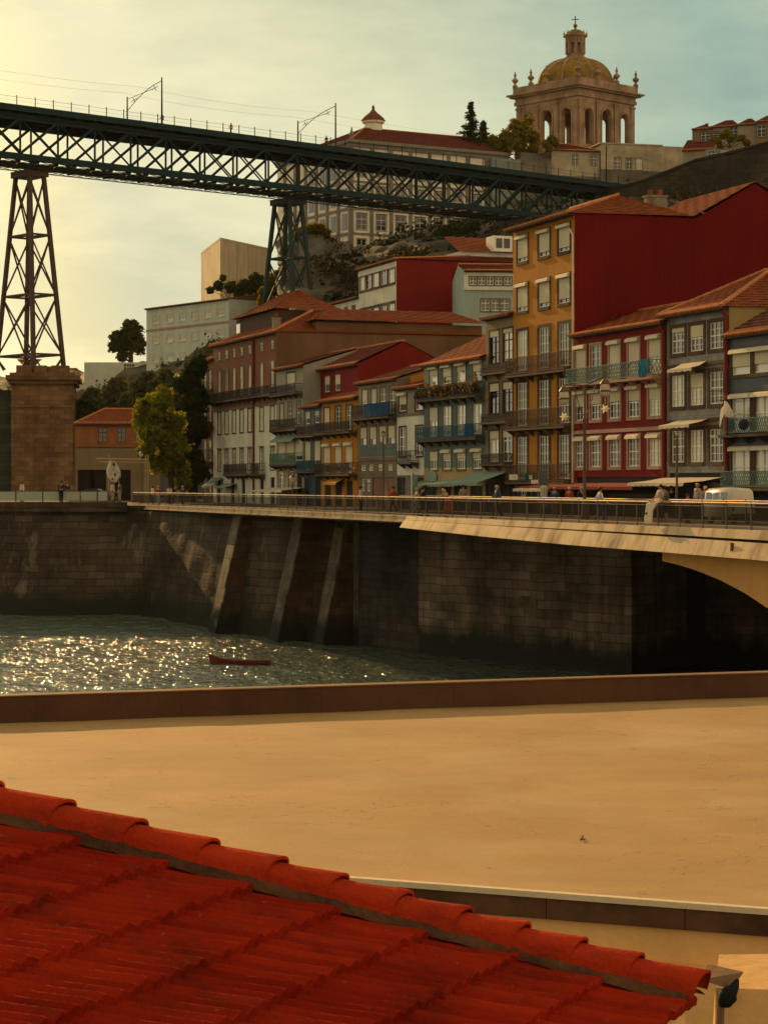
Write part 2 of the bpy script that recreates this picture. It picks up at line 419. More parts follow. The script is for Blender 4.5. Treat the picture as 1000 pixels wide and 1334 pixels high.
    def string(s, z, m=M_stone, h=.16, d=.07, ua=0, ub=None):
        mb = MB(); mb.box(ua, s.W if ub is None else ub, -d, .0, z - h / 2, z + h / 2); mb.build('string_course', m, s.root)
    def roof(s, h=1.8, hipl=0.0, hipr=0.0, over=.45, m=M_roof, ridge=True, sideover=.12, eaveh=.1, ym=None):
        W, D, z = s.W, s.depth, s.ze + .06; ym = ym or D / 2; k = h / ym
        zl = z - over * k * .6
        mb = MB(); tile_sheet(mb, (-sideover, -over, zl), (W + sideover, -over, zl), (hipl, ym, z + h), (W - hipr, ym, z + h))
        bl, br = (hipl, ym, z + h), (W - hipr, ym, z + h)
        tile_sheet(mb, (W + sideover, D, z), (-sideover, D, z), br, bl)
        if hipl > 0: tile_sheet(mb, (-sideover, D, z), (-sideover, -over, zl), bl, (hipl + .02, ym, z + h))
        if hipr > 0: tile_sheet(mb, (W + sideover, -over, zl), (W + sideover, D, z), (br[0] - .02, ym, z + h), br)
        r = mb.build('roof', m, s.root, smooth=True)
        if ridge:
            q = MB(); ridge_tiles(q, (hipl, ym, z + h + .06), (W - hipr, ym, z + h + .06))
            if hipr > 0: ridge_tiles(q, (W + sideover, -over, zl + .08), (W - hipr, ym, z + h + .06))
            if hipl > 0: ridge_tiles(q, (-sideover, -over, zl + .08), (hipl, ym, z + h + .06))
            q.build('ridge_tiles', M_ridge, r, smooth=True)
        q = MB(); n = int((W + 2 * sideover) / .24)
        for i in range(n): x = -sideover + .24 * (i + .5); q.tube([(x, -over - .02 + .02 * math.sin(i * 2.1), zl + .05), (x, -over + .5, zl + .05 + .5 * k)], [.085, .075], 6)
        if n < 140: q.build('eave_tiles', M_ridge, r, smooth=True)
        e = MB(); e.add([(0, -.003, z - .22), (W, -.003, z - .22), (W, -over + .04, zl - .1), (0, -over + .04, zl - .1), (0, -.003, z - .02), (W, -.003, z - .02), (W, -over + .04, zl - .02), (0, -over + .04, zl - .02)],
                        [(0, 1, 2, 3), (7, 6, 5, 4), (3, 2, 6, 7), (0, 3, 7, 4), (1, 5, 6, 2)])
        e.build('eave', M_wood, r)
        if not hipr or not hipl:
            if not hipr: g = MB(); g.tri((W, 0, s.ze), (W, D, s.ze), (W, ym, s.ze + h)); g.build('gable_wall', s.side, s.root)
            if not hipl: g = MB(); g.tri((0, D, s.ze), (0, 0, s.ze), (0, ym, s.ze + h)); g.build('gable_wall', s.side, s.root)
        return r
    def door(s, px, w, ref, yt, m=M_door, zb=0.02):
        u = s.U(px); z1 = s.Z(ref, yt); s.ops.append((u - w / 2, u + w / 2, zb, z1))
        mb = MB(); mb.box(u - w / 2, u + w / 2, .10, .14, zb, z1)
        for i in range(1, 3): x = u - w / 2 + w * i / 3; mb.box(x - .03, x + .03, .07, .099, zb, z1)
        return mb.build('door', m, s.root)
    def awning(s, pxl, pxr, ref, yt, yb, out, m, name='awning'):
        ua, ub = s.U(pxl), s.U(pxr); zt, zb = s.Z(ref, yt), s.Z(ref, yb, -out)
        n = max(6, int((ub - ua) / .35)); vs = []; fs = []
        for i in range(n + 1):
            x = ua + (ub - ua) * i / n; sag = .05 * math.sin(i * 1.3)
            vs += [(x, -.06, zt), (x, -out * .5, (zt + zb) / 2 - .04 + sag * .5), (x, -out, zb), (x, -out - .01, zb - .2 + .05 * (i % 2))]
        for i in range(n):
            for j in range(3): fs.append((4 * i + j, 4 * i + 4 + j, 4 * i + 5 + j, 4 * i + 1 + j))
        mb = MB(); mb.add(vs, fs); a = mb.build(name, m, s.root, smooth=True)
        for x in (ua + .05, ub - .05): q = MB(); q.bar((x, -.06, zt - .5), (x, -out, zb - .02), .03); q.build('awning_arm', M_iron, a)
        return a
    def pipe(s, px, z0, z1, m=M_pipe, r=.06):
        u = s.U(px); mb = MB(); mb.tube([(u, -.1, z0), (u, -.1, z1 - .4), (u, -.35, z1)], r, 8); mb.build('drainpipe', m, s.root, smooth=True)
    def chimney(s, u, y, z, w=.6, h=1.4, m=M_greybr):
        mb = MB(); mb.box(u - w / 2, u + w / 2, y - .35, y + .35, z - 1.5, z + h); mb.box(u - w / 2 - .08, u + w / 2 + .08, y - .43, y + .43, z + h, z + h + .1)
        c = mb.build('chimney', m, s.root); q = MB()
        for k in (-.15, .15): q.tube([(u + k, y, z + h + .1), (u + k, y, z + h + .5)], [.1, .08], 8)
        q.build('chimney_pot', M_roof, c)

FA = math.atan2(-.9424, .3345)
ROW = Frame(12.0, 134.3, FA)           # the line of house fronts along the quay

# corner house at the far end of the row
h = House(ROW, 'narrow brown corner house with projecting balconies beside the tall dark tree', 264, 278, ROW.z(272, 470), 9, [(None, M_brown)])
for yt, yb in ((483, 507), (530, 552), (574, 600), (612, 646)):
    h.row(272, yt, yb, [267.5, 274], 1.15, nz=3, sur=M_stone)
for yr, ys in ((497, 510), (535, 555), (586, 603)):
    h.balcony(272, yr, ys, -.6, h.W - .05, dep=1.1)
h.walls(); h.roof(1.6, hipl=2, hipr=0, m=M_roofdark)

# brown and white house
h = House(ROW, 'house with brown tiled upper floors over white floors and a long bare brown side wall', 278, 360, ROW.z(330, 439), 21, [(ROW.z(325, 530), M_white), (None, M_brown)], side=M_brownside)
cols = [286, 295.5, 305.2, 315, 325.5, 341, 355]
h.row(325, 450, 461, cols, 1.0, nz=2, nx=2, sur=M_stone, pane=M_cur2, blinds=(.3, .5, .2, .4, .3, .2, .35))
h.row(325, 476, 514, cols, 1.05, nz=5, nx=2, sur=M_stone, sash=M_sash, panes=(M_cur0, M_dark, M_cur0, M_cur0, M_cur0, M_cur0, M_cur1))
h.row(325, 533, 562, cols, 1.25, nz=4, sur=M_woodtrim, sash=M_sash, pane=M_cur0)
h.row(325, 585, 612, cols, 1.1, nz=4, sur=M_stone, panes=(M_cur2, M_cur2, M_dark, M_cur2, M_cur2), lintel=True)
h.balcony(325, 505, 517, .3, h.U(332), dep=.7); h.balcony(325, 505, 517, h.U(333), h.W, dep=.7)
h.balcony(325, 604, 618, h.U(299), h.U(330), dep=.7); h.balcony(325, 604, 618, h.U(335), h.U(346), dep=.7)
for px in (285, 303, 317, 341, 355): h.door(px, 1.3, 325, 622)
h.awning(279, 291, 285, 622, 633, 1.3, M_awgreen)
h.awning(294, 309, 301, 630, 634, 1.2, M_awgreen)
h.string(h.Z(325, 530), h=.22); h.pipe(331.5, .2, h.ze, r=.11)
h.walls(); r = h.roof(2.3, hipl=5, hipr=5, m=M_roof, ym=5.0)
mb = MB(); mb.box(h.W - 6.5, h.W - .4, 4, 20.5, h.ze, h.ze + 1.05); mb.build('attic_wall', M_brownside, h.root)
mb = MB(); zt = h.ze + 1.15
tile_sheet(mb, (h.W + .15, 3.6, zt), (h.W + .15, 20.9, zt), (h.W - 3.4, 6, zt + 1.35), (h.W - 3.4, 18.5, zt + 1.35)); tile_sheet(mb, (h.W - 7, 3.6, zt), (h.W + .15, 3.6, zt), (h.W - 3.42, 6, zt + 1.35), (h.W - 3.4, 6, zt + 1.35))
mb.build('roof', M_roof, h.root, smooth=True)
# attic storey with its own hipped roof
mb = MB(); a0, a1 = .8, 15.5; mb.box(a0, a1, 2.2, 8, h.ze + .2, h.ze + 2.6); at_ = mb.build('attic_wall', M_wood, h.root)
mb = MB(); zt = h.ze + 2.65
tile_sheet(mb, (a0 - .5, 1.7, zt), (a1 + .5, 1.7, zt), (a0 + 7, 5.1, zt + 2.1), (a1 - 3, 5.1, zt + 2.1)); tile_sheet(mb, (a1 + .5, 1.7, zt), (a1 + .5, 8.5, zt), (a1 - 3, 5.0, zt + 2.1), (a1 - 3, 5.12, zt + 2.1))
tile_sheet(mb, (a0 - .5, 8.5, zt), (a0 - .5, 1.7, zt), (a0 + 7, 5.12, zt + 2.1), (a0 + 7, 5.0, zt + 2.1)); mb.build('roof', M_roof, at_, smooth=True)
mb = MB()
mb.box(a0 + .3, a0 + 1.6, 2.12, 2.19, h.ze + .7, h.ze + 2.2)
mb.build('attic_window', M_cur1, at_)
h.chimney(h.W - 4, 1.2, h.ze + .5, .5, 1.0)

# narrow house under the dark red roof
h = House(ROW, 'narrow grey house with three balconies, green scalloped awnings and a dark red roof', 360, 395, ROW.z(378, 479), 10, [(None, M_olive)])
h.row(378, 486, 510, [379], 2.6, nz=2, nx=3, blinds=(.55,), pane=M_cur2, sur=M_woodtrim)
h.row(378, 525, 553, [367, 378, 389], 1.1, nz=4, sash=M_sash, panes=(M_cur1, M_dark, M_dark))
h.row(378, 573, 600, [367, 378, 389], 2.0, nz=2, nx=1, blinds=(.8, .75, .8), pane=M_dark, sur=None)
h.row(378, 614, 637, [366.5, 380], 1.7, nz=3, pane=M_cur2, sur=M_stone)
h.balcony(378, 500, 512, .1, h.W - .1, m=M_iron); h.balcony(378, 545, 559, .1, h.W - .1); h.balcony(378, 590, 605, .1, h.W - .1, m=M_greeniron)
h.door(390, 1.6, 378, 614)
for a, b in ((361, 370), (370.5, 380), (380.5, 389.5)): h.awning(a, b, 375, 567, 573, .7, M_awgreen)
h.awning(359, 398, 378, 635, 639, 2.2, M_awwhite)
h.walls(); h.roof(1.5, m=M_roofdark)

# set-back red gable house over two small houses
h = House(ROW, 'dark red upper house set back above the small blue and yellow houses', 395, 467, ROW.z(420, 477), 8, [(None, M_red)], y=1.6, z0=4.0)
h.row(413, 487, 511, [402, 413.5], 1.5, nz=2, nx=1, blinds=(.5, .55), pane=M_cur2, sur=M_woodtrim)
h.row(440, 488, 509, [426.5, 440], 1.5, nz=2, nx=1, blinds=(.5, .6), panes=(M_cur2, M_cur2), sur=M_woodtrim)
h.walls(); h.roof(1.9, hipl=3, m=M_roofdark)
h = House(ROW, 'narrow blue tiled house with balconies under the dark red upper house', 395, 419, ROW.z(407, 530), 5, [(None, M_bluegrey)])
h.row(407, 536, 566, [401, 413], 1.35, nz=4, nx=1, blinds=(.3, .2), pane=M_cur2, sur=M_bluegrey)
h.row(407, 575, 612, [401, 413.5], 1.7, nz=3, nx=1, blinds=(.65, .7), pane=M_cur2, sur=M_bluegrey)
h.balcony(407, 554, 567, .1, h.W - .1); h.balcony(407, 600, 614, .1, h.W - .1, m=M_blueiron)
for px in (400, 407, 414): h.door(px, 1.5, 407, 622, m=M_blueiron if px == 407 else M_door)
h.walls(); h.roof(.8, m=M_roofold, ridge=False)
h = House(ROW, 'small yellow framed house with two rows of balconies and a yellow shop awning', 419, 466, ROW.z(440, 521), 5, [(None, M_yellow)])
h.row(440, 530, 561, [426, 440.5, 455], 1.5, nz=5, nx=2, panes=(M_cur2, M_dark, M_dark), blinds=(.7, 0, 0), sur=M_woodtrim)
h.row(440, 579, 616, [426, 440.5, 454.5], 1.8, nz=3, nx=1, blinds=(.72, .7, .66), boxes=(1, 1, 1), panes=(M_cur2,), sur=M_yellow)
h.balcony(440, 549, 563, .1, h.W - .1); h.balcony(440, 603, 618, .1, h.W - .1)
for px in (427, 441, 455): h.door(px, 1.7, 440, 626)
h.awning(432, 449, 440, 622, 629, .8, M_awyel)
h.walls(); h.roof(1.0, m=M_roof, ridge=False)

# grey tiled house with the blue cloth balcony
h = House(ROW, 'grey house with a deep blue cloth on its top balcony and a pinkish garage opening', 467, 517, ROW.z(492, 497), 9, [(ROW.z(492, 596), M_stone), (None, M_greybr)])
h.row(492, 506, 541, [475, 486.5, 499, 511], 1.35, nz=4, nx=2, sash=M_sash, panes=(M_cur1, M_cur1, M_cur2, M_cur2))
h.row(492, 556, 582, [473.5, 486, 498.5, 510], 1.6, nz=2, nx=1, blinds=(.55, .6, .75, .6), panes=(M_cur2,), lintel=True)
h.row(492, 605, 613, [473, 483, 495.5, 508], 1.1, nz=2, nx=3, pane=M_dark, sur=None)
h.balcony(492, 525, 543, .1, h.W - .1, cloth=(h.U(474, -.7), h.U(507, -.7), mat('blue_balcony_cloth', (.012, .06, .13), rough=.9)))
h.row(492, 624, 640, [473, 480], .8, nz=4, nx=2, pane=M_dark, sur=None)
h.door(499, 5.2, 492, 622, m=mat('pink_garage_wall', (.26, .13, .08)))
h.string(h.Z(492, 586), M_teal, h=.9, d=.05); h.string(h.Z(492, 598), h=.25)
h.walls(); h.roof(1.4, m=M_roofold)

# house with the orange skylight dormer
h = House(ROW, 'narrow house with white middle floor and an orange dormer holding two skylights', 517, 552, ROW.z(535, 505), 9, [(ROW.z(535, 619), M_stone), (ROW.z(535, 542), M_white), (None, M_greybr)])
h.row(535, 512, 535, [524.5, 546], 1.7, nz=2, nx=1, blinds=(.6, .6), pane=M_cur2, sur=M_woodtrim, boxes=(1, 0))
h.row(535, 556, 594, [524.5, 546], 1.5, nz=3, nx=2, panes=(M_dark, M_cur2), sash=M_sash, sur=M_woodtrim)
h.balcony(535, 587, 602, h.U(527), h.U(546), dep=.7)
for px in (522, 546): h.door(px, 2.0, 535, 622)
h.string(h.Z(535, 540), h=.2)
h.walls(); h.roof(1.3, m=M_roofdark)
M_skyl = mat('skylight_glass', (.05, .06, .07), rough=.05, spec=.8, streak=0)
mb = MB(); a, b = h.U(511, 2), h.U(551, 2); zb = h.ze + .25; zt = zb + 1.55
mb.add([(a, 1.0, zb), (b, 1.0, zb), (b, 5, zb), (a, 5, zb), (a, 1.0, zb + .75), (b, 1.0, zb + .75), (b, 4.4, zt), (a, 4.4, zt)], [(0, 1, 5, 4), (1, 2, 6, 5), (4, 5, 6, 7), (3, 0, 4, 7), (2, 3, 7, 6)])
dm = mb.build('dormer', mat('orange_dormer_sheet', (.55, .22, .035), streak=.1), h.root)
for k in range(2):
    x0 = a + .9 + k * (b - a) * .45; x1 = x0 + (b - a) * .34; q = MB()
    q.add([(x0, 1.4, zb + .75 + .10), (x1, 1.4, zb + .75 + .10), (x1, 3.9, zt - .05), (x0, 3.9, zt - .05)], [(0, 1, 2, 3)]); q.build('skylight', M_skyl, dm)
    q = MB()
    for p0, p1 in (((x0, 1.4, zb + .87), (x1, 1.4, zb + .87)), ((x0, 3.9, zt - .02), (x1, 3.9, zt - .02)), ((x0, 1.4, zb + .87), (x0, 3.9, zt - .02)), ((x1, 1.4, zb + .87), (x1, 3.9, zt - .02))): q.bar(p0, p1, .12)
    q.build('skylight_frame', M_box, dm)

# teal and yellow house
h = House(ROW, 'teal and pale yellow house with a long blue iron balcony and balcony plants', 552, 632, ROW.z(592, 471), 11, [(ROW.z(600, 609), M_paleyel), (None, M_teal)])
cols = [564.5, 582, 600.5, 621.5]
h.row(600, 474, 498, cols, 1.75, nz=2, nx=1, blinds=(.45, .6, .4, .5), panes=(M_cur1, M_cur2, M_cur1, M_cur2), boxes=(1, 1, 1, 1), sur=M_stone)
h.row(600, 528, 567, cols, 1.75, nz=3, nx=2, panes=(M_cur1, M_cur1, M_cur1, M_cur1), sur=M_stone)
h.row(600, 587, 611, cols, 1.7, nz=2, nx=4, blinds=(.5, .42, .42, .42), panes=(M_dark,), sur=M_stone, boxes=(0, 1, 1, 1))
h.balcony(600, 500, 516, .1, h.W - .1, m=M_iron); h.balcony(600, 553, 571, .05, h.W - .05, m=M_blueiron, cloth=(h.U(605, -.7), h.U(616, -.7), MATS['blue_balcony_cloth']))
h.awning(550, 571, 560, 626, 633, 1.4, M_awdark); h.awning(573, 590, 582, 625, 631, 1.0, M_awdark); h.awning(591, 609, 600, 624, 631, 1.0, M_awdark)
for px, w in ((560, 2.6), (581, 2.0), (599, 2.6), (620, 2.4)): h.door(px, w, 600, 633)
q = MB(); u = h.U(563.5); zc = h.Z(563.5, 621.5); q.lathe([(1.0, 0), (1.05, .03), (1.0, .06)], n=24); sg = q.build('sign_board', M_awgreen, h.root)
sg.scale = (1, .45, 1); sg.rotation_euler = (R(90), 0, 0); sg.location = (u, -.05, zc)
h.walls(); h.roof(2.6, hipr=0, m=M_roof)
q = MB()
for i in range(420):
    x = h.W * rnd.random(); z = h.Z(600, 516) + .1 + abs(rnd.gauss(0, .45)); y = -.35 - .45 * rnd.random(); s_ = .07 + .08 * rnd.random()
    d = Vector((rnd.gauss(0, 1), rnd.gauss(0, 1), rnd.gauss(0, 1))).normalized(); e = d.orthogonal().normalized() * s_; f = d.cross(e).normalized() * s_; p = Vector((x, y, z))
    q.quad(p - e - f, p + e - f, p + e + f, p - e + f)
tag(q.build('balcony_plants', leafmat('potted_leaves', (.06, .06, .025), (.14, .09, .07)), h.root), kind='stuff')

# taupe house
h = House(ROW, 'slim taupe house with tall dark windows and a pale green shop awning', 632, 668, ROW.z(650, 413), 12, [(None, M_taupe)])
h.row(650, 430, 473, [643.5, 661], 1.7, nz=3, nx=2, panes=(M_dark, M_cur1), sash=M_sashdark, sur=M_woodtrim, blinds=(.18, .12))
h.row(650, 499, 539, [643.5, 661], 1.7, nz=3, nx=2, panes=(M_dark, M_cur2), sash=M_sashdark, sur=M_woodtrim, blinds=(.25, .22))
h.row(650, 561, 602, [643.5, 661], 1.7, nz=3, nx=2, panes=(M_cur1, M_dark), sash=M_sash, sur=M_woodtrim, blinds=(.25, .22))
h.balcony(650, 591, 604, h.U(635), h.U(667), dep=.6); h.balcony(650, 476, 484, h.U(633), h.U(668), dep=.5, m=M_slab); h.balcony(650, 541, 549, h.U(633), h.U(668), dep=.5, m=M_slab)
h.awning(622, 663, 650, 614, 629, 2.4, M_awgreen)
for px in (641, 659): h.door(px, 2.6, 650, 629)
h.walls(); h.roof(1.6, m=M_roofold)
mb = MB(); mb.box(.3, h.W - .1, 3, 8, h.ze, h.ze + 2.9); a_ = mb.build('attic_wall', M_wood, h.root); mb = MB(); tile_sheet(mb, (-.2, 2.4, h.ze + 2.9), (h.W + .1, 2.4, h.ze + 2.9), (0, 6, h.ze + 4.0), (h.W, 6, h.ze + 4.0)); mb.build('roof', M_roof, a_, smooth=True)

# yellow house with the great red side wall
zE = ROW.z(748, 277)
h = House(ROW, 'tall ochre yellow house with white french windows and a windowless dark red side wall', 668, 748, zE, 8.4, [(ROW.z(708, 632), M_greybr), (None, M_yellow)], side=M_redwall)
cols = [680.3, 708.5, 734.5]
h.row(708.5, 301, 334, cols, 1.75, nz=2, nx=2, blinds=(.83, .82, .84), boxes=(1, 1, 1), panes=(M_dark,), sur=M_woodtrim, sw=.2)
h.row(708.5, 365, 400, cols, 1.75, nz=2, nx=2, blinds=(.83, .84, .84), boxes=(1, 1, 1), panes=(M_cur2, M_dark, M_dark), sur=M_woodtrim, sw=.2)
for yt, yb in ((426, 480), (495.5, 553), (568, 624)):
    h.row(708.5, yt, yb, cols, 1.75, nz=5, nx=4, panes=(M_cur1, M_cur2, M_cur2) if yt < 490 else (M_cur2, M_dark, M_cur2), sur=M_woodtrim, sw=.2, blinds=(0,))
for yr, ys in ((461, 484), (532, 556), (605, 628)): h.balcony(708.5, yr, ys, .15, h.W - .1, m=mat('rust_brown_iron', (.10, .045, .022), rough=.6), dep=.7)
for px, w in ((676, 2.2), (690, 2.4), (708, 1.6), (722, 2.4), (738, 2.2)): h.door(px, w, 708, 640)
h.pipe(747.2, .2, h.ze - 1, m=M_box, r=.07)
h.walls(); h.roof(1.5, hipl=0, hipr=2.5, m=M_roof, over=.7)
W, D = h.W, h.depth; gz = ROW.z(972, 240, 0) ; g = MB()
zpk = wz(239, ROW.pt(ROW.u(748), 12.6).y); z2 = zE - .1
pts = [(W, D, 0), (W, D + 9.5, 0), (W, D + 9.5, z2), (W, D + 4.4, zpk), (W, D - .05, z2)]
vs = [(x - .0, y, z) for x, y, z in pts] + [(0, y, z) for x, y, z in pts]
g.add(vs, [(0, 1, 2, 3, 4), (9, 8, 7, 6, 5), (1, 6, 7, 2)]); g.build('side_wall', M_redwall, h.root)
g = MB(); tile_sheet(g, (-.2, D - .2, z2 + .1), (W + .18, D - .2, z2 + .1), (-.2, D + 4.4, zpk + .1), (W + .18, D + 4.4, zpk + .1)); tile_sheet(g, (W + .18, D + 9.7, z2 + .1), (-.2, D + 9.7, z2 + .1), (W + .18, D + 4.4, zpk + .1), (-.2, D + 4.4, zpk + .1)); g.build('roof', M_roof, h.root, smooth=True)
h.chimney(W - 3.4, 7.0, zE + .6, .55, 1.1); h.chimney(W - 2.4, 7.2, zE + .6, .5, 1.0)

# red house
h = House(ROW, 'dark red house with five pink framed windows per floor and a green lattice balcony', 748, 868, ROW.z(800, 430), 9, [(None, M_red)])
cols = [756, 775.5, 800, 825, 852]
h.row(800, 446, 492, cols, 1.5, nz=5, nx=2, blinds=(.95, 0, .6, .62, .55), boxes=(1, 0, 1, 1, 1), panes=(M_cur1, M_cur2, M_cur1, M_cur1, M_cur1), sur=M_pinktrim, sw=.16)
h.row(800, 507, 545, cols, 1.5, nz=4, nx=3, blinds=(.5, .45, .42, .45, .46), boxes=(1, 1, 1, 1, 1), panes=(M_dark, M_dark, M_dark, M_dark, M_cur1), sur=M_pinktrim, sw=.2)
h.row(800, 570, 608, cols, 1.5, nz=4, nx=3, boxes=(1, 1, 1, 1, 1), blinds=(.08, .1, .1, .08, .14), panes=(M_cur2, M_cur2, M_cur2, M_cur2, M_cur1), sur=M_pinktrim, sw=.2)
h.balcony(800, 474, 495, .2, h.W - .3, m=M_greeniron, style='lattice', slab=M_pinktrim, dep=.8)
h.string(h.Z(800, 561), M_pinktrim, h=.22, d=.09)
mb = MB(); mb.box(.3, h.W - .3, .10, .14, .05, 2.3); h.ops.append((.3, h.W - .3, .05, 2.3)); mb.build('shop_front', M_door, h.root)
h.awning(716, 868, 800, 629, 634, 2.2, mat('dark_red_awning_cloth', (.22, .03, .02), rough=.9)); h.awning(716, 760, 740, 632, 637, 2.6, M_awwhite)
h.pipe(866, .2, h.ze - .2, r=.12)
h.walls(); h.roof(1.6, m=M_roof, hipr=0)
mb = MB(); u = h.U(822, 5); tile_sheet(mb, (u - 3.4, 2.2, h.ze + .9), (u + 3.2, 2.2, h.ze + .9), (u - .8, 4.4, h.ze + 2.6), (u + .8, 4.4, h.ze + 2.6)); tile_sheet(mb, (u - 3.4, 6.6, h.ze + .9), (u - 3.4, 2.2, h.ze + .9), (u - .8, 4.45, h.ze + 2.6), (u - .8, 4.4, h.ze + 2.6)); mb.build('roof', M_roofdark, h.root, smooth=True)
q = MB(); ua, ub = h.U(831, -.85), h.U(844, -.85); zt = h.Z(838, 468, -.85); n = 12; vs = []
for i in range(n + 1):
    x = ua + (ub - ua) * i / n; vs += [(x, -.86 + .03 * math.sin(i * 1.7), zt), (x, -.88 - .04 * math.sin(i * 1.7), zt - .95 - .06 * math.sin(i * .5))]
q.add(vs, [(2 * i, 2 * i + 2, 2 * i + 3, 2 * i + 1) for i in range(n)])
RED = h
cl_ = q.build('beach_towel', mat('turquoise_towel', (.03, .20, .25), rough=.95, var=.8, scale=3, col2=(.03, .08, .16)), loc=h.root.location)
cl_.rotation_euler = (0, 0, FA); tag(cl_, 'turquoise towel hung over the green balcony of the dark red house', 'towel')

# grey tiled house
h = House(ROW, 'grey glazed tile house with nine white sash windows between the red and navy houses', 868, 949, ROW.z(905, 405), 9, [(None, M_greytile)], side=M_paleyel)
cols = [882.6, 907, 932.6]
for yt, yb, p in ((423.5, 457.5, (M_cur2, M_cur2, M_cur2)), (486.5, 528, (M_cur1, M_cur1, M_cur2)), (560, 602, (M_cur2, M_cur1, M_cur2))):
    h.row(907, yt, yb, cols, 1.6, nz=4, nx=3, panes=p, sur=M_woodtrim, sw=.22)
for y in (475, 548): h.string(h.Z(907, y), M_woodtrim, h=.2, d=.08)
mb = MB(); mb.box(.3, h.W - .3, .10, .14, .05, 2.5); h.ops.append((.3, h.W - .3, .05, 2.5)); mb.build('shop_front', M_door, h.root)
h.awning(889, 921, 905, 472, 478, 1.0, M_awwhite); h.awning(884, 924, 905, 546, 552, 1.3, M_awwhite); h.awning(866, 941, 905, 622, 629, 2.4, M_awwhite)
h.pipe(947.5, .2, h.ze - .2, r=.13)
h.walls(); h.roof(2.3, hipl=3.4, hipr=3.4, m=M_roof, over=.6)

# navy house
h = House(ROW, 'dark navy house with green lattice balconies at the right end of the row', 949, 1075, ROW.z(975, 434), 7, [(None, M_navy)])
cols = [966, 993, 1022, 1050]
h.row(975, 456, 487, cols, 2.2, nz=2, nx=1, blinds=(.66, .62, .6), panes=(M_cur1,), boxes=(1, 1, 1), sur=M_woodtrim, sw=.2)
h.row(975, 515, 562, cols, 2.3, nz=2, nx=2, panes=(M_cur1, M_cur1), sur=M_woodtrim, sw=.2, boxes=(1, 1))
h.row(975, 584, 632, cols, 2.3, nz=2, nx=2, panes=(M_cur1, M_cur1), sur=M_woodtrim, sw=.2, boxes=(1, 1))
h.balcony(975, 544, 565, .2, h.W - .2, m=M_greeniron, style='lattice'); h.balcony(975, 614, 636, .2, h.W - .2, m=M_greeniron, style='lattice')
mb = MB(); mb.box(.3, h.W - .3, .10, .14, .05, 1.5); h.ops.append((.3, h.W - .3, .05, 1.5)); mb.build('shop_front', M_door, h.root)
h.walls(); h.roof(2.0, m=M_roofold)
NAVY = h

# ---- houses higher up behind the row
UP = Frame(wx(516, 238), 238, FA)
h = House(UP, 'white fronted house with a dark red side wall below the cliff', 467, 516, UP.z(516, 338), 26, [(None, M_white)], name='hillside_house', side=M_red, z0=6)
cols = [472.5, 480, 489.5, 500, 510]
for yt, yb in ((353, 371), (398, 420)): h.row(500, yt, yb, cols, 2.0, nz=3, nx=2, panes=(M_cur1, M_cur2, M_cur1, M_dark, M_cur1), sur=M_woodtrim, sw=.3)
h.string(h.ze - .5, M_white, h=.6); h.walls(); h.roof(1.2, m=M_roofdark, hipr=4)
mb = MB(); u = h.W - 6; mb.box(u - 5, u + 3, 9, 18, h.ze + .2, h.ze + 1.6); a_ = mb.build('attic_wall', M_white, h.root); mb = MB(); tile_sheet(mb, (u + 3.4, 8.4, h.ze + 1.5), (u + 3.4, 18.6, h.ze + 1.5), (u - 1, 8.4, h.ze + 3.6), (u - 1, 18.6, h.ze + 3.6)); mb.build('roof', M_roof, a_, smooth=True)
mb = MB(); mb.box(u + 1.6, u + 3.9, 12.6, 14.9, h.ze + 1.6, h.ze + 3.4); d_ = mb.build('dormer', M_sash, h.root); mb = MB(); mb.box(u + 3.92, u + 3.95, 12.9, 13.65, h.ze + 2.0, h.ze + 3.1); mb.box(u + 3.92, u + 3.95, 13.85, 14.6, h.ze + 2.0, h.ze + 3.1); mb.build('pane', M_dark, d_)
h = House(UP, 'small low white house with green shutters left of the red walled hillside house', 425, 467, UP.z(450, 392), 10, [(None, M_white)], name='hillside_house', z0=6)
h.row(450, 399, 414, [432, 441, 450, 460], 1.7, nz=2, nx=1, panes=(M_teal, M_brown, M_teal, M_brown), sur=None, sash=M_sash); h.walls(); h.roof(1.2, m=M_roofdark)
UP2 = Frame(wx(604, 225), 225, R(4))
h = House(UP2, 'pale green house with a row of attic windows tucked behind the ochre house', 604, 700, UP2.z(630, 353), 12, [(UP2.z(630, 374), mat('pale_green_plaster', (.38, .45, .37), streak=.4)), (None, M_white)], name='hillside_house', z0=6)
h.row(630, 361, 371, [616, 627, 638, 649, 661], .75, nz=2, nx=2, pane=M_dark, sur=M_stone); h.row(630, 390, 405, [632, 645, 657], .9, nz=3, nx=2, pane=M_cur2, sur=M_stone)
h.string(h.Z(630, 376), M_white, h=.35, d=.2); h.walls(); h.roof(1.2, m=M_roofdark)
# ------------------------------------------------------------------ upper iron bridge
M_girder = mat('bridge_blue_green_paint', (.006, .034, .034), var=.6, col2=(.02, .018, .013), streak=.3, rough=.6)
M_girder2 = mat('bridge_dark_paint', (.018, .02, .018), var=.5, streak=.3, rough=.7)
M_leg = mat('tower_blue_grey_paint', (.014, .048, .048), var=.7, col2=(.05, .025, .014), streak=.5, rough=.6)
BR = Frame(wx(0, 281.9), 281.9, math.atan2(74.4, 87.9))
br = thing('iron_bridge', 'high green iron truss bridge on two lattice towers crossing the upper sky', 'bridge', BR.pt(0, 0, 0), BR.t)
U0, U1, WD = -12.0, 128.0, 7.0
ZB, ZT = 45.0, 52.0
mb = MB(); mb.box(U0, U1, -1.1, WD + 1.1, ZT - .45, ZT); mb.box(U0, U1, -1.16, -1.103, ZT - .75, ZT + .08); mb.box(U0, U1, WD + 1.103, WD + 1.16, ZT - .75, ZT + .08)
mb.build('deck', M_girder, br)
mb = MB()
n = 48
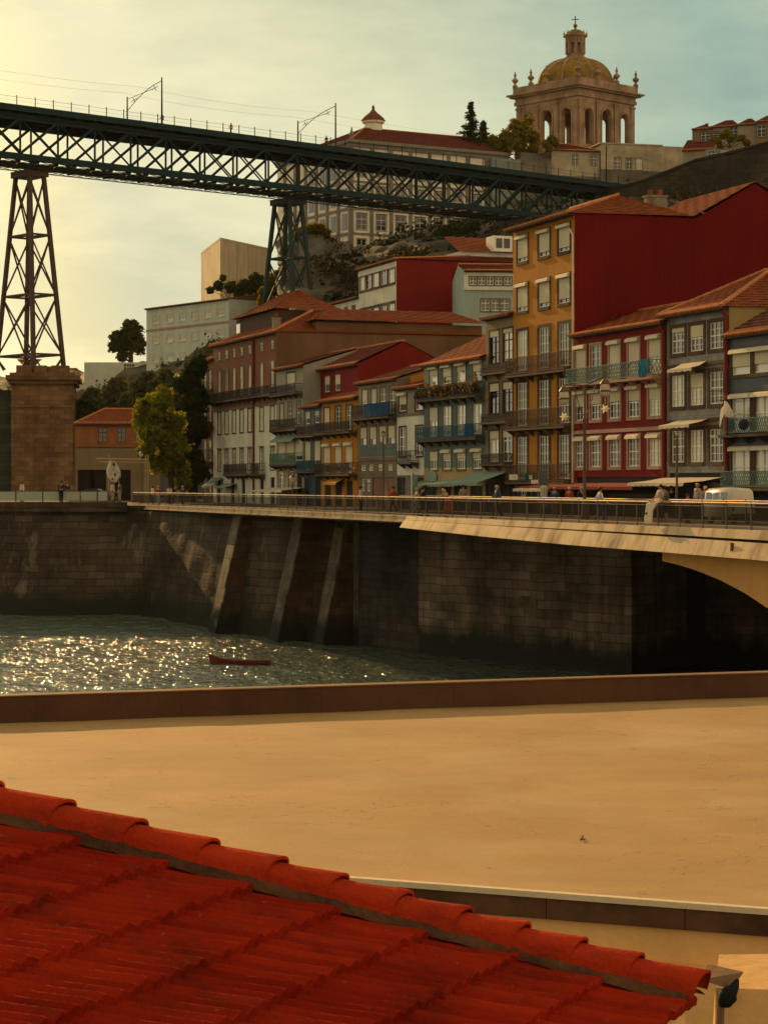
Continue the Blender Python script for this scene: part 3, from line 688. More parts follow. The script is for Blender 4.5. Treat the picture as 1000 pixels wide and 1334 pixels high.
for i in range(n + 1):
    u = U0 + (U1 - U0) * i / n; mb.box(u - .1, u + .1, -.9, WD + .9, ZT - .95, ZT - .452)
for y in (1.0, 3.0, 4.0, 6.0): mb.box(U0, U1, y - .12, y + .12, ZT - .85, ZT - .455)
mb.build('cross_beams', M_girder2, br)
for y in (0, WD):
    mb = MB(); mb.box(U0, U1, y - .3, y + .3, ZT - 1.35, ZT - .953); mb.box(U0, U1, y - .06, y + .06, ZT - 1.75, ZT - 1.353); mb.build('top_chord', M_girder, br)
    mb = MB(); mb.box(U0, U1, y - .32, y + .32, ZB, ZB + .22); mb.box(U0, U1, y - .22, y + .22, ZB + .223, ZB + .85); mb.build('bottom_chord', M_girder, br)
PAN = 5.83; zb, zt = ZB + .85, ZT - 1.35
k0 = -2
for y in (0, WD):
    for k in range(k0, 22):
        u = k * PAN + 3.1
        if u + PAN > U1: break
        sgn = -1 if y == 0 else 1
        mb = MB(); mb.bar((u, y, zb), (u, y, zt), .24, .2); mb.build('vertical_post', M_girder, br)
        mb = MB(); mb.bar((u, y + .14 * sgn, zb), (u + PAN, y + .14 * sgn, zt), .16, .36); mb.build('diagonal_brace', M_girder, br)
        mb = MB(); mb.bar((u, y - .14 * sgn, zt), (u + PAN, y - .14 * sgn, zb), .12, .20); mb.build('diagonal_brace', M_girder, br)
mb = MB()
for k in range(k0, 22):
    u = k * PAN + 3.1
    for a, b in ((u, u + PAN / 2), (u + PAN / 2, u + PAN)):
        mb.bar((a, 0, ZB - .1), (b, WD, ZB - .1), .12, .16); mb.bar((a, WD, ZB - .1), (b, 0, ZB - .1), .12, .16)
    mb.bar((u, 0, ZB - .14), (u, WD, ZB - .14), .2, .24)
    for a in (0, .5):
        x0, x1 = u + a * PAN, u + (a + .5) * PAN
        for y in (0, WD): mb.bar((x0, y, ZB - .35), (x1, y, ZB), .06, .07); mb.bar((x0, y, ZB), (x1, y, ZB - .35), .06, .07)
for y in (0, WD): mb.bar((U0, y, ZB - .38), (U1, y, ZB - .38), .2, .1)
mb.build('lateral_bracing', M_girder2, br)
for y in (-1.0, WD + 1.0):
    mb = MB(); n = int((U1 - U0) / 2.8)
    for i in range(n + 1): u = U0 + 2.8 * i; mb.bar((u, y, ZT), (u, y, ZT + 1.35), .09)
    mb.bar((U0, y, ZT + 1.1), (U1, y, ZT + 1.1), .035); mb.bar((U0, y, ZT + .6), (U1, y, ZT + .6), .02); mb.build('parapet_railing', M_girder2, br)
# two lattice towers
M_leg1 = mat('tower_backlight_brown', (.095, .052, .032), var=.7, col2=(.05, .045, .035), streak=.4, rough=.6)  # brown puts the orange backlight glow into the left tower's colour
def tower(u, zbot, M_leg):
    t = thing('pier_tower', None, None); t.parent = br; t.location = (u, WD / 2, 0)
    lv = [ZB - 1.6, 35.4, 27.3, 19.2, zbot]
    def half(z): k = (ZB - 1.6 - z) / (ZB - 1.6 - 17.3); return 1.08 + 1.25 * k, 1.82 + 3.1 * k
    def corner(z, i): a, b = half(z); return Vector(((-a, a, a, -a)[i], (-b, -b, b, b)[i], z))
    for i in range(4):
        mb = MB(); mb.bar(corner(lv[0], i), corner(zbot, i), .5, .5); mb.build('tower_leg', M_leg, t)
    mb = MB(); a, b = half(lv[0]); mb.box(-a - .5, a + .5, -b - .5, b + .5, lv[0] - .1, lv[0] + .75); mb.box(-a - .1, a + .1, -b - 1.4, b + 1.4, lv[0] + .753, ZB - .8); mb.build('tower_head', M_leg, t)
    for j in range(4):
        z1, z0 = lv[j] - .3, lv[j + 1]
        if z0 >= z1: continue
        mb = MB()
        for i in range(4):
            p = (i + 1) % 4
            if j < 3 or zbot < 16:
                mb.bar(corner(z1, i), corner(z0, p), .17); mb.bar(corner(z1, p), corner(z0, i), .17)
            else:
                mb.bar(corner(z1, i), corner(z0, i).lerp(corner(z0, p), .25), .17); mb.bar(corner(z1, p), corner(z0, p).lerp(corner(z0, i), .25), .17)
            if j < 3: mb.bar(corner(z0, i), corner(z0, p), .26)
        if j < 3: mb.bar(corner(z0, 0), corner(z0, 2), .16); mb.bar(corner(z0, 1), corner(z0, 3), .16)
        mb.build('tower_bracing', M_leg, t)
tower(BR.u(39, WD / 2), 17.35, M_leg1); tower(BR.u(375, WD / 2), 12.0, M_leg)
# tram wire gantries standing on the deck
def gantry(pxa, pxb, ha, hb, lab):
    ua, ub = BR.u(pxb, -.7), BR.u(pxa, WD + .7)
    g = thing('tram_wire_gantry', lab, 'gantry', BR.pt(0, 0, ZT), BR.t, 'overhead wire gantries on the bridge deck')
    A = Vector((ua, -.7, 0)); B = Vector((ub, WD + .7, 0))
    for p, hh in ((A, ha), (B, hb)):
        mb = MB(); mb.tube([p, p + Vector((0, 0, hh))], [.14, .09], 8); mb.build('mast', M_girder2, g)
    mb = MB(); n = 8; pts = []
    for i in range(n + 1):
        k = i / n; p = A.lerp(B, k) + Vector((0, 0, ha * .93 * (1 - k) + hb * .6 * k + .9 * math.sin(k * math.pi) * .6)); pts.append(p)
    mb.tube(pts, .05, 6)
    mb.bar(A.lerp(B, .25) + Vector((0, 0, ha * .80)), B + Vector((0, 0, hb * .93)), .05)
    for k in (.2, .8):
        p = A.lerp(B, k) + Vector((0, 0, ha * .86 * (1 - k) + hb * .8 * k)); mb.bar(p - Vector((.5, 0, .3)), p + Vector((.5, 0, .3)), .07); mb.bar(p - Vector((.2, 0, -.3)), p + Vector((.2, 0, -.3)), .06)
    mb.build('wire_arm', M_girder2, g)
gantry(166, 211, 6.6, 5.0, 'left wire gantry with a curved arm standing on the bridge deck against open sky')
gantry(388, 437, 6.6, 5.0, 'right wire gantry with a curved arm on the bridge deck near the palace roof')
mb = MB()
for y, z in ((1.5, 5.3), (5.5, 5.0)):
    us = [U0, BR.u(188), BR.u(412), U1]; us = sorted(us)
    for a, b in zip(us, us[1:]):
        mb.tube([(a + (b - a) * i / 8, y, ZT + z - .5 * (1 - (2 * i / 8 - 1) ** 2)) for i in range(9)], .011, 5)
w = mb.build('overhead_wire', M_girder2, loc=BR.pt(0, 0, 0)); w.rotation_euler = (0, 0, BR.t); tag(w, 'pair of thin sagging overhead wires strung above the bridge deck', 'wire')

# stone pier under the left tower
M_ashlar = mat('brown_ashlar_stone', (.29, .16, .075), pat=('brick', 1.3, .62, .02), var=1, scale=.35, streak=.6, bump=.5)
M_ashdark = mat('dark_greenish_stone', (.07, .075, .055), pat=('brick', 1.3, .62, .03, 90), var=.7, scale=.35, streak=.5, bump=.5)  # darker and greener than the main shaft stone
PF = Frame(wx(15, 280), 280, R(6))
pw = PF.u(95); pr = thing('stone_pier', 'massive brown stone block pier carrying the left iron tower', 'bridge pier', PF.pt(0, 0, 0), PF.t)
zt = PF.z(50, 488)
mb = MB(); mb.box(0, pw, 0, 12, 0, zt - 1.2); mb.build('shaft', M_ashlar, pr)
mb = MB(); mb.box(-2.6, -.003, 1.0, 13, 0, zt - 2.0); mb.build('buttress', M_ashdark, pr)
mb = MB(); mb.box(-.35, pw + .45, -.4, 12.4, zt - 1.197, zt - .7); mb.box(-.7, pw + .8, -.75, 12.7, zt - .697, zt - .1); mb.box(-.2, pw + .2, -.2, 12.2, zt - .097, zt + .25); mb.build('cornice', M_ashlar, pr)
mb = MB(); mb.box(-.1, pw + .1, -.14, -.003, zt - 4.3, zt - 3.9); mb.box(pw * .36, pw * .36 + .16, -.06, -.003, .5, zt - 4.4); mb.box(pw * .66, pw * .66 + .12, -.06, -.003, .5, zt - 4.4); mb.build('moulding', M_ashlar, pr)
c_ = PF.u(39, 5)
mb = MB()
for a, b in ((.6, 2.6), (pw * .38, pw * .38 + 1.5), (pw - 2.8, pw - .5)): mb.box(a, b, .6, 3.2, zt + .253, zt + 1.25)
mb.box(1.2, pw - 1.6, 5.5, 9, zt + .253, zt + 1.4); mb.build('tower_footing', M_ashlar, pr)

# ------------------------------------------------------------------ domed bell tower
M_church = mat('warm_granite', (.42, .265, .155), var=.9, col2=(.16, .11, .07), scale=.35, streak=.7, fine=6)
M_dome = mat('mossy_ochre_dome', (.32, .17, .03), var=.9, col2=(.11, .09, .03), scale=.7, streak=.6)
CF = Frame(wx(752.5, 425), 425, R(42.5))
ch = thing('bell_tower', 'square stone belfry with arched openings under a mossy ribbed dome on the hilltop', 'church tower', CF.pt(0, 0, 0), CF.t)
S = 17.0; zb0, zc = wz(196, 425), wz(124, 425)   # base, under cornice
def arch_face(S, z0, z1, ops, n=10):
    """flat face with round arched holes; returns (outer poly builder) in (x,z)"""
    polys = []; reveals = []; x = 0
    for (a, b, s0, sp) in ops:
        polys.append([(x, z0), (a, z0), (a, z1), (x, z1)])
        r = (b - a) / 2; cx = (a + b) / 2
        if s0 > z0: polys.append([(a, z0), (b, z0), (b, s0), (a, s0)])
        arc = [(cx - r * math.cos(math.pi * i / n), sp + r * math.sin(math.pi * i / n)) for i in range(n + 1)]
        for p, q in zip(arc, arc[1:]): polys.append([p, q, (q[0], z1), (p[0], z1)])
        reveals.append([(a, s0)] + arc + [(b, s0)]); x = b
    polys.append([(x, z0), (S, z0), (S, z1), (x, z1)])
    return polys, reveals
ops = [(S * .18 - 1.15, S * .18 + 1.15, zb0 + 1.6, zc - 3.4), (S * .5 - 1.35, S * .5 + 1.35, zb0 + 1.6, zc - 3.3), (S * .82 - 1.15, S * .82 + 1.15, zb0 + 1.6, zc - 3.4)]
polys, revs = arch_face(S, zb0 - 6, zc, ops)
faces = {'front': lambda x, d, z: (x, d, z), 'left': lambda x, d, z: (d, S - x, z), 'back': lambda x, d, z: (S - x, S - d, z), 'right': lambda x, d, z: (S - d, x, z)}
TH = .8
for nm, fn in faces.items():
    mb = MB()
    for p in polys:
        mb.add([fn(x, 0, z) for x, z in p], [tuple(range(len(p)))]); mb.add([fn(min(max(x, TH), S - TH), TH, z) for x, z in p], [tuple(range(len(p)))[::-1]])
    for rv in revs:
        for p, q in zip(rv, rv[1:]): mb.quad(fn(p[0], 0, p[1]), fn(q[0], 0, q[1]), fn(q[0], TH, q[1]), fn(p[0], TH, p[1]))
    mb.build('belfry_wall', M_church, ch)
    mb = MB()
    for x in (.75, S * .34, S * .66, S - .75):
        for (a, b, dd) in ((-.55, .55, .28),):
            mb.add([fn(x + k * 1.0, -d, z) for z in (zb0, zc - .9) for k, d in ((-.55, .01), (.55, .01), (.55, dd), (-.55, dd))], [(0, 1, 5, 4), (1, 2, 6, 5), (2, 3, 7, 6), (3, 0, 4, 7)])
        mb.add([fn(x + k, -d, z) for z in (zc - .9, zc - .5) for k, d in ((-.7, .01), (.7, .01), (.7, .42), (-.7, .42))], [(0, 1, 5, 4), (1, 2, 6, 5), (2, 3, 7, 6), (3, 0, 4, 7), (0, 3, 2, 1)])
        mb.add([fn(x + k, -d, z) for z in (zb0 - 6, zb0) for k, d in ((-.8, .01), (.8, .01), (.8, .5), (-.8, .5))], [(0, 1, 5, 4), (1, 2, 6, 5), (2, 3, 7, 6), (3, 0, 4, 7), (4, 5, 6, 7)])
    mb.build('pilasters', M_church, ch)
    mb = MB()
    for (a, b, s0, sp) in ops:
        r = (b - a) / 2 + .3; cx = (a + b) / 2
        pts = [(a - .3, s0)] + [(cx - r * math.cos(math.pi * i / 10), sp + r * math.sin(math.pi * i / 10)) for i in range(11)] + [(b + .3, s0)]
        for p, q in zip(pts, pts[1:]): mb.bar(fn(p[0], -.06, p[1]), fn(q[0], -.06, q[1]), .3, .3)
    mb.build('arch_moulding', M_church, ch)
mb = MB()
for d, z0, z1 in ((.35, zc + .003, zc + .7), (.2, zc + .703, zc + 1.5), (1.0, zc + 1.503, zc + 1.85), (1.5, zc + 1.853, zc + 2.2)): mb.box(-d, S + d, -d, S + d, z0, z1)
mb.build('cornice', M_church, ch)
zp = zc + 2.2
mb = MB(); e = .5
mb.box(-e, S + e, -e, 0, zp, zp + 1.5); mb.box(-e, S + e, S, S + e, zp, zp + 1.5); mb.box(-e, -.003, 0, S, zp, zp + 1.5); mb.box(S + .003, S + e, 0, S, zp, zp + 1.5)
mb.build('roof_parapet', M_church, ch)
urn = [(.55, 0), (.55, .5), (.3, .6), (.22, .9), (.5, 1.2), (.72, 1.5), (.6, 1.8), (.25, 2.0), (.18, 2.4), (.35, 2.6), (.18, 2.85), (.07, 3.4)]
for (x, y) in ((-.2, -.2), (S + .2, -.2), (-.2, S + .2), (S + .2, S + .2), (S / 3, -.2), (S + .2, S / 3), (-.2, S / 2), (S + .2, S * 2 / 3), (S * 2 / 3, -.2), (-.2, S * .75)):
    mb = MB(); mb.lathe(urn, (x, y, zp + 1.5), 10); mb.build('urn_finial', M_church, ch, smooth=True)
zd = wz(112, 437); zl = wz(80, 437); RD = 7.9
prof = [(RD + .5, zp + .1), (RD + .5, zd - .4), (RD + .2, zd)] + [(RD * math.cos(a) ** .9, zd + (zl - zd + .5) * math.sin(a)) for a in [R(i * 8) for i in range(1, 10)]] + [(2.1, zl + .4)]
mb = MB(); mb.lathe(prof, (S / 2, S / 2, 0), 40); dm = mb.build('dome', M_dome, ch, smooth=True)
mb = MB()
for k in range(8):
    t = 2 * math.pi * (k + .5) / 8
    mb.tube([(S / 2 + math.cos(t) * r, S / 2 + math.sin(t) * r, z + .02) for r, z in prof[2:]], .2, 6)
mb.build('dome_rib', M_church, dm, smooth=True)
ln = thing('lantern', None, None); ln.parent = ch; ln.location = (S / 2, S / 2, 0)
zt1, zt2 = wz(51, 437), wz(40, 437)
mb = MB(); mb.lathe([(2.3, zl + .2), (2.3, zl + .7), (1.95, zl + .8), (1.95, zl + 1.4)], n=8, ph=R(22.5)); mb.build('lantern_base', M_church, ln)
mb = MB()
for k in range(8):
    t = 2 * math.pi * k / 8; mb.tube([(1.7 * math.cos(t), 1.7 * math.sin(t), zl + 1.4), (1.7 * math.cos(t), 1.7 * math.sin(t), zt1)], .36, 8)
for k in range(8):
    t = 2 * math.pi * (k + .5) / 8; mb.tube([(1.5 * math.cos(t), 1.5 * math.sin(t), zt1 - 1.0), (1.5 * math.cos(t), 1.5 * math.sin(t), zt1)], .5, 6)
mb.lathe([(.9, zl + 1.2), (.9, zt1)], n=8); mb.build('lantern_columns', M_church, ln)
mb = MB(); mb.lathe([(2.0, zt1), (2.1, zt1 + .25), (2.5, zt1 + .5), (2.5, zt1 + .8), (1.9, zt1 + .85)], n=16); mb.build('lantern_cornice', M_church, ln)
mb = MB(); mb.lathe([(1.95, zt1 + .85)] + [(1.9 * math.cos(R(a)), zt1 + .85 + (zt2 - zt1 - .6) * math.sin(R(a))) for a in range(10, 86, 15)] + [(.25, zt2 + .2), (.2, zt2 + .6), (.4, zt2 + .8), (.45, zt2 + 1.1), (.2, zt2 + 1.4)], n=16); mb.build('lantern_cap', M_dome, ln, smooth=True)
mb = MB(); z = zt2 + 1.4; mb.bar((0, 0, z - .2), (0, 0, z + 1.4), .14); mb.bar((-.35, .35, z + .9), (.35, -.35, z + .9), .13)
for p in ((-.42, .42, z + .9), (.42, -.42, z + .9), (0, 0, z + 1.5)): mb.lathe([(.02, -.14), (.14, 0), (.02, .14)], p, 8)
mb.build('cross', M_iron, ln)
for k in range(8):
    t = 2 * math.pi * k / 8; mb = MB(); mb.lathe([(.14, 0), (.2, .3), (.1, .45), (.04, .9)], (2.3 * math.cos(t), 2.3 * math.sin(t), zt1 + .8), 8); mb.build('small_finial', M_church, ln)
mb = MB(); mb.box(.3, S - .3, .3, S - .3, zb0 - 6, zb0 + .3); mb.build('belfry_floor', M_church, ch)

# convent block in front of the tower
M_conv = mat('patched_beige_plaster', (.54, .44, .28), var=.8, col2=(.22, .16, .10), scale=.3, streak=.6)
M_convold = mat('mouldy_grey_render', (.22, .185, .13), var=.9, col2=(.07, .065, .05), scale=.4, streak=.7)
CV = Frame(wx(718, 400), 400, R(14))
h = House(CV, 'low patched beige convent block with small windows in front of the domed belfry', 718, 782, CV.z(718, 195), 14, [(CV.z(740, 229), M_convold), (None, M_conv)], name='convent_block', cat='convent', z0=50)
h.row(745, 201, 214, [749, 773], 1.1, nz=3, pane=M_dark, sur=M_stone); h.walls(); h.roof(2.2, hipl=4, hipr=4, m=M_roofdark)
h = House(CV, 'long beige convent wing with three windows running right from the belfry to the hill houses', 782, 905, CV.z(782, 188), 12, [(CV.z(800, 222), M_convold), (None, M_conv)], name='convent_block', cat='convent', y=-.8, z0=50)
h.row(800, 205, 220, [804, 819, 832], 1.25, nz=3, panes=(M_cur2, M_cur2, M_cur1), sur=M_stone); h.walls(); h.pipe(789, 55, h.ze - .3, M_iron, .08)
mb = MB(); mb.box(-.2, h.W * .65, -.2, 12, h.ze + .003, h.ze + .22); mb.build('flat_roof', M_conv, h.root)
h = House(CV, 'mouldy rendered garden wall beside the yellow tree left of the convent', 678, 718, CV.z(690, 199), 2, [(None, M_convold)], name='garden_wall', cat='wall', z0=50); h.walls()
h = House(CV, 'pale stone terrace wall just above the bridge deck right of the pine', 640, 678, CV.z(660, 207), 2, [(None, mat('pale_grey_wall', (.24, .25, .2), streak=.5))], name='garden_wall', cat='wall', z0=50); h.walls()

# ------------------------------------------------------------------ episcopal palace on the cliff
PA = Frame(wx(457, 385), 385, R(29))
M_pal = mat('cream_palace_plaster', (.88, .78, .58), streak=.5, var=.5); M_palst = mat('palace_granite', (.24, .205, .155), var=.6)
zE = PA.z(457, 181)
h = House(PA, 'long cream palace with granite framed windows and a small turret behind the bridge', 457, 662, zE, 30, [(None, M_pal)], name='palace', cat='palace', z0=44, side=M_pal)
us = [2.2 + 4.05 * i for i in range(9)]
def prow(u_list, z0, z1, w, m, **k):
    for u in u_list: h.window(u, z0, z1, w, sur=M_palst, sw=.15, pane=m, **k)
prow(us, zE - 6.6, zE - 3.6, 2.0, M_dark, nz=3, nx=2, lintel=True)
prow(us, zE - 11.6, zE - 8.4, 2.0, M_cur2, nz=4, nx=2, lintel=True)
prow(us, zE - 16.2, zE - 13.4, 2.0, M_dark, nz=3, nx=2, lintel=True)
prow(us, zE - 20.2, zE - 17.9, 1.8, M_dark, nz=2, nx=2)
for u in [us[0] - 2.1] + [(a + b) / 2 for a, b in zip(us, us[1:])][::1] + [h.W - .6]:
    mb = MB(); mb.box(u - .3, u + .3, -.3, -.003, 44, zE - .8); mb.build('pilaster', M_palst, h.root)
for z in (zE - 7.6, zE - 12.5, zE - 17.0): h.string(z, M_palst, h=.35, d=.22)
mb = MB(); mb.box(-.8, h.W, -.8, 30, zE - .7, zE - .1); mb.box(-.4, h.W, -.4, 30, zE - 1.4, zE - .703); mb.build('cornice', M_palst, h.root)
h.walls(); h.roof(3.6, hipl=7, m=M_roofdark, ym=8)
for j, z in enumerate((zE - 6.6, zE - 11.6, zE - 16.2)):
    for i in range(4): y = 2.4 + 4.4 * i; mb = MB(); mb.box(-.12, -.01, y - .9, y + .9, z, z + 2.9); mb.build('side_window', M_dark, h.root)
mb = MB()
for i in range(7): y = .2 + 4.4 * i; mb.box(-.3, -.01, y - .4, y + .4, 44, zE - 1)
for z in (zE - 7.6, zE - 12.5, zE - 17.0): mb.box(-.25, -.01, .7, 27, z - .25, z + .25)
mb.build('side_pilasters', M_palst, h.root)
u, y = h.U(486, 9), 9; zt = h.Z(486, 171, 9)
mb = MB(); mb.lathe([(1.7, zt - 3), (1.7, zt + 1.3), (2.1, zt + 1.5), (2.1, zt + 1.88), (1.4, zt + 1.9)], (u, y, 0), 12); tr = mb.build('turret', M_pal, h.root)
mb = MB(); mb.lathe([(2.3, zt + 1.9), (2.25, zt + 2.05), (1.9, zt + 2.5), (1.4, zt + 2.95), (.8, zt + 3.4), (.35, zt + 3.9), (.22, zt + 4.2), (.3, zt + 4.45), (.05, zt + 4.9)], (u, y, 0), 14); mb.build('turret_cap', M_roofold, tr, smooth=True)
mb = MB(); mb.lathe([(.5, 0), (.3, .5), (.5, 1.0), (.2, 1.5), (.1, 2.2)], (.3, .3, zE), 8); mb.build('corner_finial', M_palst, h.root)

# ------------------------------------------------------------------ white building and concrete block on the left hill
WF = Frame(wx(298, 330), 330, math.atan2(-.8, .6))
M_white2 = mat('sea_white_plaster', (.62, .63, .50), streak=.35, var=.3)
h = House(WF, 'big pale three storey building with small blind windows on the left hillside', 191, 298, WF.z(298, 389.5), 30, [(None, M_white2)], name='hillside_building', cat='building', z0=0, side=M_white2)
cols = [203.5, 221.5, 238, 254, 271, 287.5]
for yt, yb in ((407, 416.5), (433.5, 443), (459, 468)): h.row(245, yt, yb, cols, 1.9, nz=2, nx=2, blinds=(.7, .4, .65, .8, .3, .7), pane=M_cur1, sur=M_white2, sw=.25)
h.string(h.Z(245, 425), M_pinktrim, h=.35, d=.12)
h.walls(); h.roof(2.4, hipl=8, hipr=8, m=M_roofold, ridge=False)
M_conc = mat('pale_board_marked_concrete', (.60, .48, .30), streak=.5, var=.5, scale=.2)
A, B, Cc = Vector((wx(262, 405), 405)), Vector((wx(287, 380), 380)), Vector((wx(352, 397.6), 397.6)); D = A + Cc - B
mb = MB(); z1 = wz(312, 380); mb.prism([A, B, Cc, D], 20, z1); o = thing('concrete_block', 'windowless pale concrete block standing above the white building', 'building'); mb.build('wall', M_conc, o)
mb = MB(); mb.prism([p + (p - (A + Cc) / 2) * .006 for p in (A, B, Cc, D)], z1 + .003, z1 + .35); mb.build('coping', M_conc, o)
mb = MB(); e = (Cc - B).normalized()
for k in (.33, .55): p = B.lerp(Cc, k); mb.bar((p.x, p.y - .06, 30), (p.x, p.y - .06, z1), .12)
mb.build('wall_joint', M_greybr, o)
# small orange house, wall and far roofs at the left
LF = Frame(wx(124, 240), 240, R(4))
M_or = mat('faded_orange_plaster', (.34, .13, .05), streak=.5)
h = House(LF, 'small orange house with a hipped tile roof between the stone pier and the yellow tree', 98, 205, LF.z(130, 552), 9, [(LF.z(130, 582), M_taupe), (LF.z(130, 584), M_stone), (None, M_or)], name='small_house')
h.row(134, 557, 576, [134, 158.5, 182], 1.0, nz=3, pane=M_cur2, sash=M_sashdark, sur=M_or)
for px in (112, 128, 160): h.door(px, 1.8, 134, 612)
h.walls(); h.roof(1.7, hipl=3.0, hipr=3, m=M_roof)
LB = Frame(wx(60, 400), 400, R(-4))
h = House(LB, 'far low house with a tiled roof seen behind the foot of the left tower', 52, 112, LB.z(80, 494), 12, [(None, M_or)], name='far_house'); h.walls(); h.roof(2.2, hipl=3, hipr=3, m=M_roof)
h = House(LB, 'far domed white house peeping out left of the tower footing', 10, 48, LB.z(30, 492), 12, [(None, M_or)], name='far_house'); h.walls(); h.roof(3.6, hipl=5, hipr=5, m=M_roofold)
LW = Frame(wx(112, 360), 360, R(0))
h = House(LW, 'pale hillside garden wall stepping up to the white building', 110, 196, LW.z(150, 472), 3, [(None, M_white2)], name='garden_wall', cat='wall'); h.row(150, 474, 482, [165, 172], 1.0, nz=2, pane=M_dark, sur=None); h.walls()

# ------------------------------------------------------------------ hill, cliff, retaining wall, hilltop houses
def sheet(name, cols, rows, fn, m, amp=0.0, sc=.1, kind='structure', smooth=True, seed=0):
    mb = MB(); vs = []
    for j in range(rows + 1):
        for i in range(cols + 1):
            p = Vector(fn(i / cols, j / rows))
            if amp:
                n = noise.noise_vector(p * sc + Vector((seed, 0, 0))) * amp + noise.noise_vector(p * sc * 3.1) * amp * .4
                p += n
            vs.append(p)
    W = cols + 1
    mb.add(vs, [(j * W + i, j * W + i + 1, (j + 1) * W + i + 1, (j + 1) * W + i) for j in range(rows) for i in range(cols)])
    return tag(mb.build(name, m, smooth=smooth), kind=kind)
def lin(pts, t):
    n = len(pts) - 1; x = t * n; i = min(int(x), n - 1); f = x - i
    return tuple(a + (b - a) * f for a, b in zip(pts[i], pts[i + 1]))
M_hill = mat('scrubby_hillside', (.14, .115, .075), var=1, col2=(.022, .024, .016), scale=.12, streak=.2, fine=1.2, bump=.9)
M_cliff = mat('granite_cliff', (.19, .165, .115), var=1, col2=(.05, .05, .036), scale=.22, streak=.9, fine=1.5, bump=.8)
# slope below the palace up to the retaining wall
top = [(350, 395, 360), (385, 330, 352), (430, 318, 366), (470, 316, 383), (540, 298, 386), (600, 284, 396), (680, 262, 400), (790, 243, 392), (900, 236, 392), (1060, 232, 392)]
bot = [(340, 470, 300), (380, 470, 296), (420, 460, 292), (480, 455, 290), (540, 450, 285), (600, 440, 280), (680, 420, 270), (790, 400, 262), (900, 380, 255), (1060, 370, 250)]
def hillfn(a, b):
    t = lin(top, a); q = lin(bot, a); P = at(t[0], t[1], t[2]); Q = at(q[0], q[1], q[2]); k = b
    p = Q.lerp(P, k); p.y -= 10 * math.sin(k * math.pi) ; return p
sheet('hillside', 160, 70, hillfn, M_hill, amp=2.2, sc=.12)
ctop = [(372, 325, 352), (386, 300, 348), (402, 300, 344), (422, 304, 346), (445, 318, 352), (470, 330, 362)]
cbot = [(362, 440, 322), (380, 440, 318), (400, 440, 316), (425, 438, 316), (450, 430, 320), (480, 425, 328)]
def cliff(a, b):
    t = lin(ctop, a); q = lin(cbot, a); P = at(*t); Q = at(*q); p = Q.lerp(P, b)
    p.y -= 5 * math.sin(min(1, b) * math.pi) * .8; p.x += 1.2 * math.sin(a * 22 + 3 * b); p.y += 1.6 * math.sin(a * 31 + b * 2); return p
sheet('cliff_face', 90, 60, cliff, M_cliff, amp=1.5, sc=.16)
sheet('cliff_ledge', 30, 10, lambda a, b: at(*lin(ctop, a)).lerp(at(*lin(ctop, a)) + Vector((4, 34, 1)), b), M_cliff, amp=.6, sc=.2)
# left hill behind the trees
ltop = [(-120, 500, 420), (0, 490, 400), (100, 486, 385), (150, 480, 370), (200, 470, 362), (270, 400, 372), (330, 372, 380), (372, 352, 386)]
lbot = [(-120, 640, 300), (0, 640, 300), (100, 640, 300), (150, 620, 290), (200, 600, 285), (270, 560, 280), (330, 520, 290), (372, 480, 300)]
sheet('hillside', 70, 40, lambda a, b: at(*lin(lbot, a)).lerp(at(*lin(ltop, a)), b), M_hill, amp=1.5, sc=.12, seed=9)
# dark retaining wall
M_rwall = mat('dark_granite_retaining_wall', (.085, .068, .048), pat=('brick', 1.6, .8, .04, -13), var=1, col2=(.02, .02, .017), scale=.12, streak=.8, fine=1.5, bump=.6)
RW = Frame(wx(790, 352), 352, R(-13))
rw = thing('retaining_wall', 'tall dark weathered granite retaining wall climbing to the right under the hilltop houses', 'wall', RW.pt(0, 0, 0), RW.t)
tops = [(788, 246), (830, 236), (870, 221), (905, 207), (950, 197), (1000, 184), (1060, 168)]
pts = [(RW.u(px), RW.z(px, py)) for px, py in tops]; mb = MB()
for (a, za), (b, zb_) in zip(pts, pts[1:]):
    n = 6
    for k in range(n):
        u0_, u1_ = a + (b - a) * k / n, a + (b - a) * (k + 1) / n; w0, w1 = za + (zb_ - za) * k / n, za + (zb_ - za) * (k + 1) / n
        mb.quad((u0_, 0, 20), (u1_, 0, 20), (u1_, 2.0, w1), (u0_, 2.0, w0)); mb.quad((u0_, 2.0, w0), (u1_, 2.0, w1), (u1_, 5, w1), (u0_, 5, w0))
mb.build('wall_face', M_rwall, rw); mb = MB()
for (a, za), (b, zb_) in zip(pts, pts[1:]): mb.bar((a, 2.2, za + .15), (b, 2.2, zb_ + .15), 1.0, .35)
mb.build('coping', M_rwall, rw)
HT = Frame(wx(900, 385), 385, R(-22))
M_beige = mat('beige_house_plaster', (.38, .29, .18), streak=.4); M_tan = mat('tan_house_plaster', (.26, .165, .10), streak=.4)
def hill_house(lab, a, b, ey, by, dep, m, rh, hl, hr, wins=(), y=0.0, rm=M_roofdark):
    h = House(HT, lab, a, b, HT.z((a + b) / 2, ey, y), dep, [(None, m)], name='hilltop_house', y=y, z0=HT.z((a + b) / 2, by, y) - 6)
    for px, t, bt, w in wins: h.row(px, t, bt, [px], w, nz=3, pane=M_dark, sur=M_woodtrim)
    h.walls(); h.roof(rh, hipl=hl, hipr=hr, m=rm, ridge=False)
hill_house('lowest hilltop house, a pale gabled shed at the left end above the retaining wall', 888, 928, 195, 205, 8, M_beige, 2.4, 0, 0)
hill_house('tan boarded hilltop house with an overhanging eave left of the ivy', 901, 924, 168, 195, 9, M_tan, 1.6, 2, 2, ((918, 172, 184, 1.6),), 3.0)
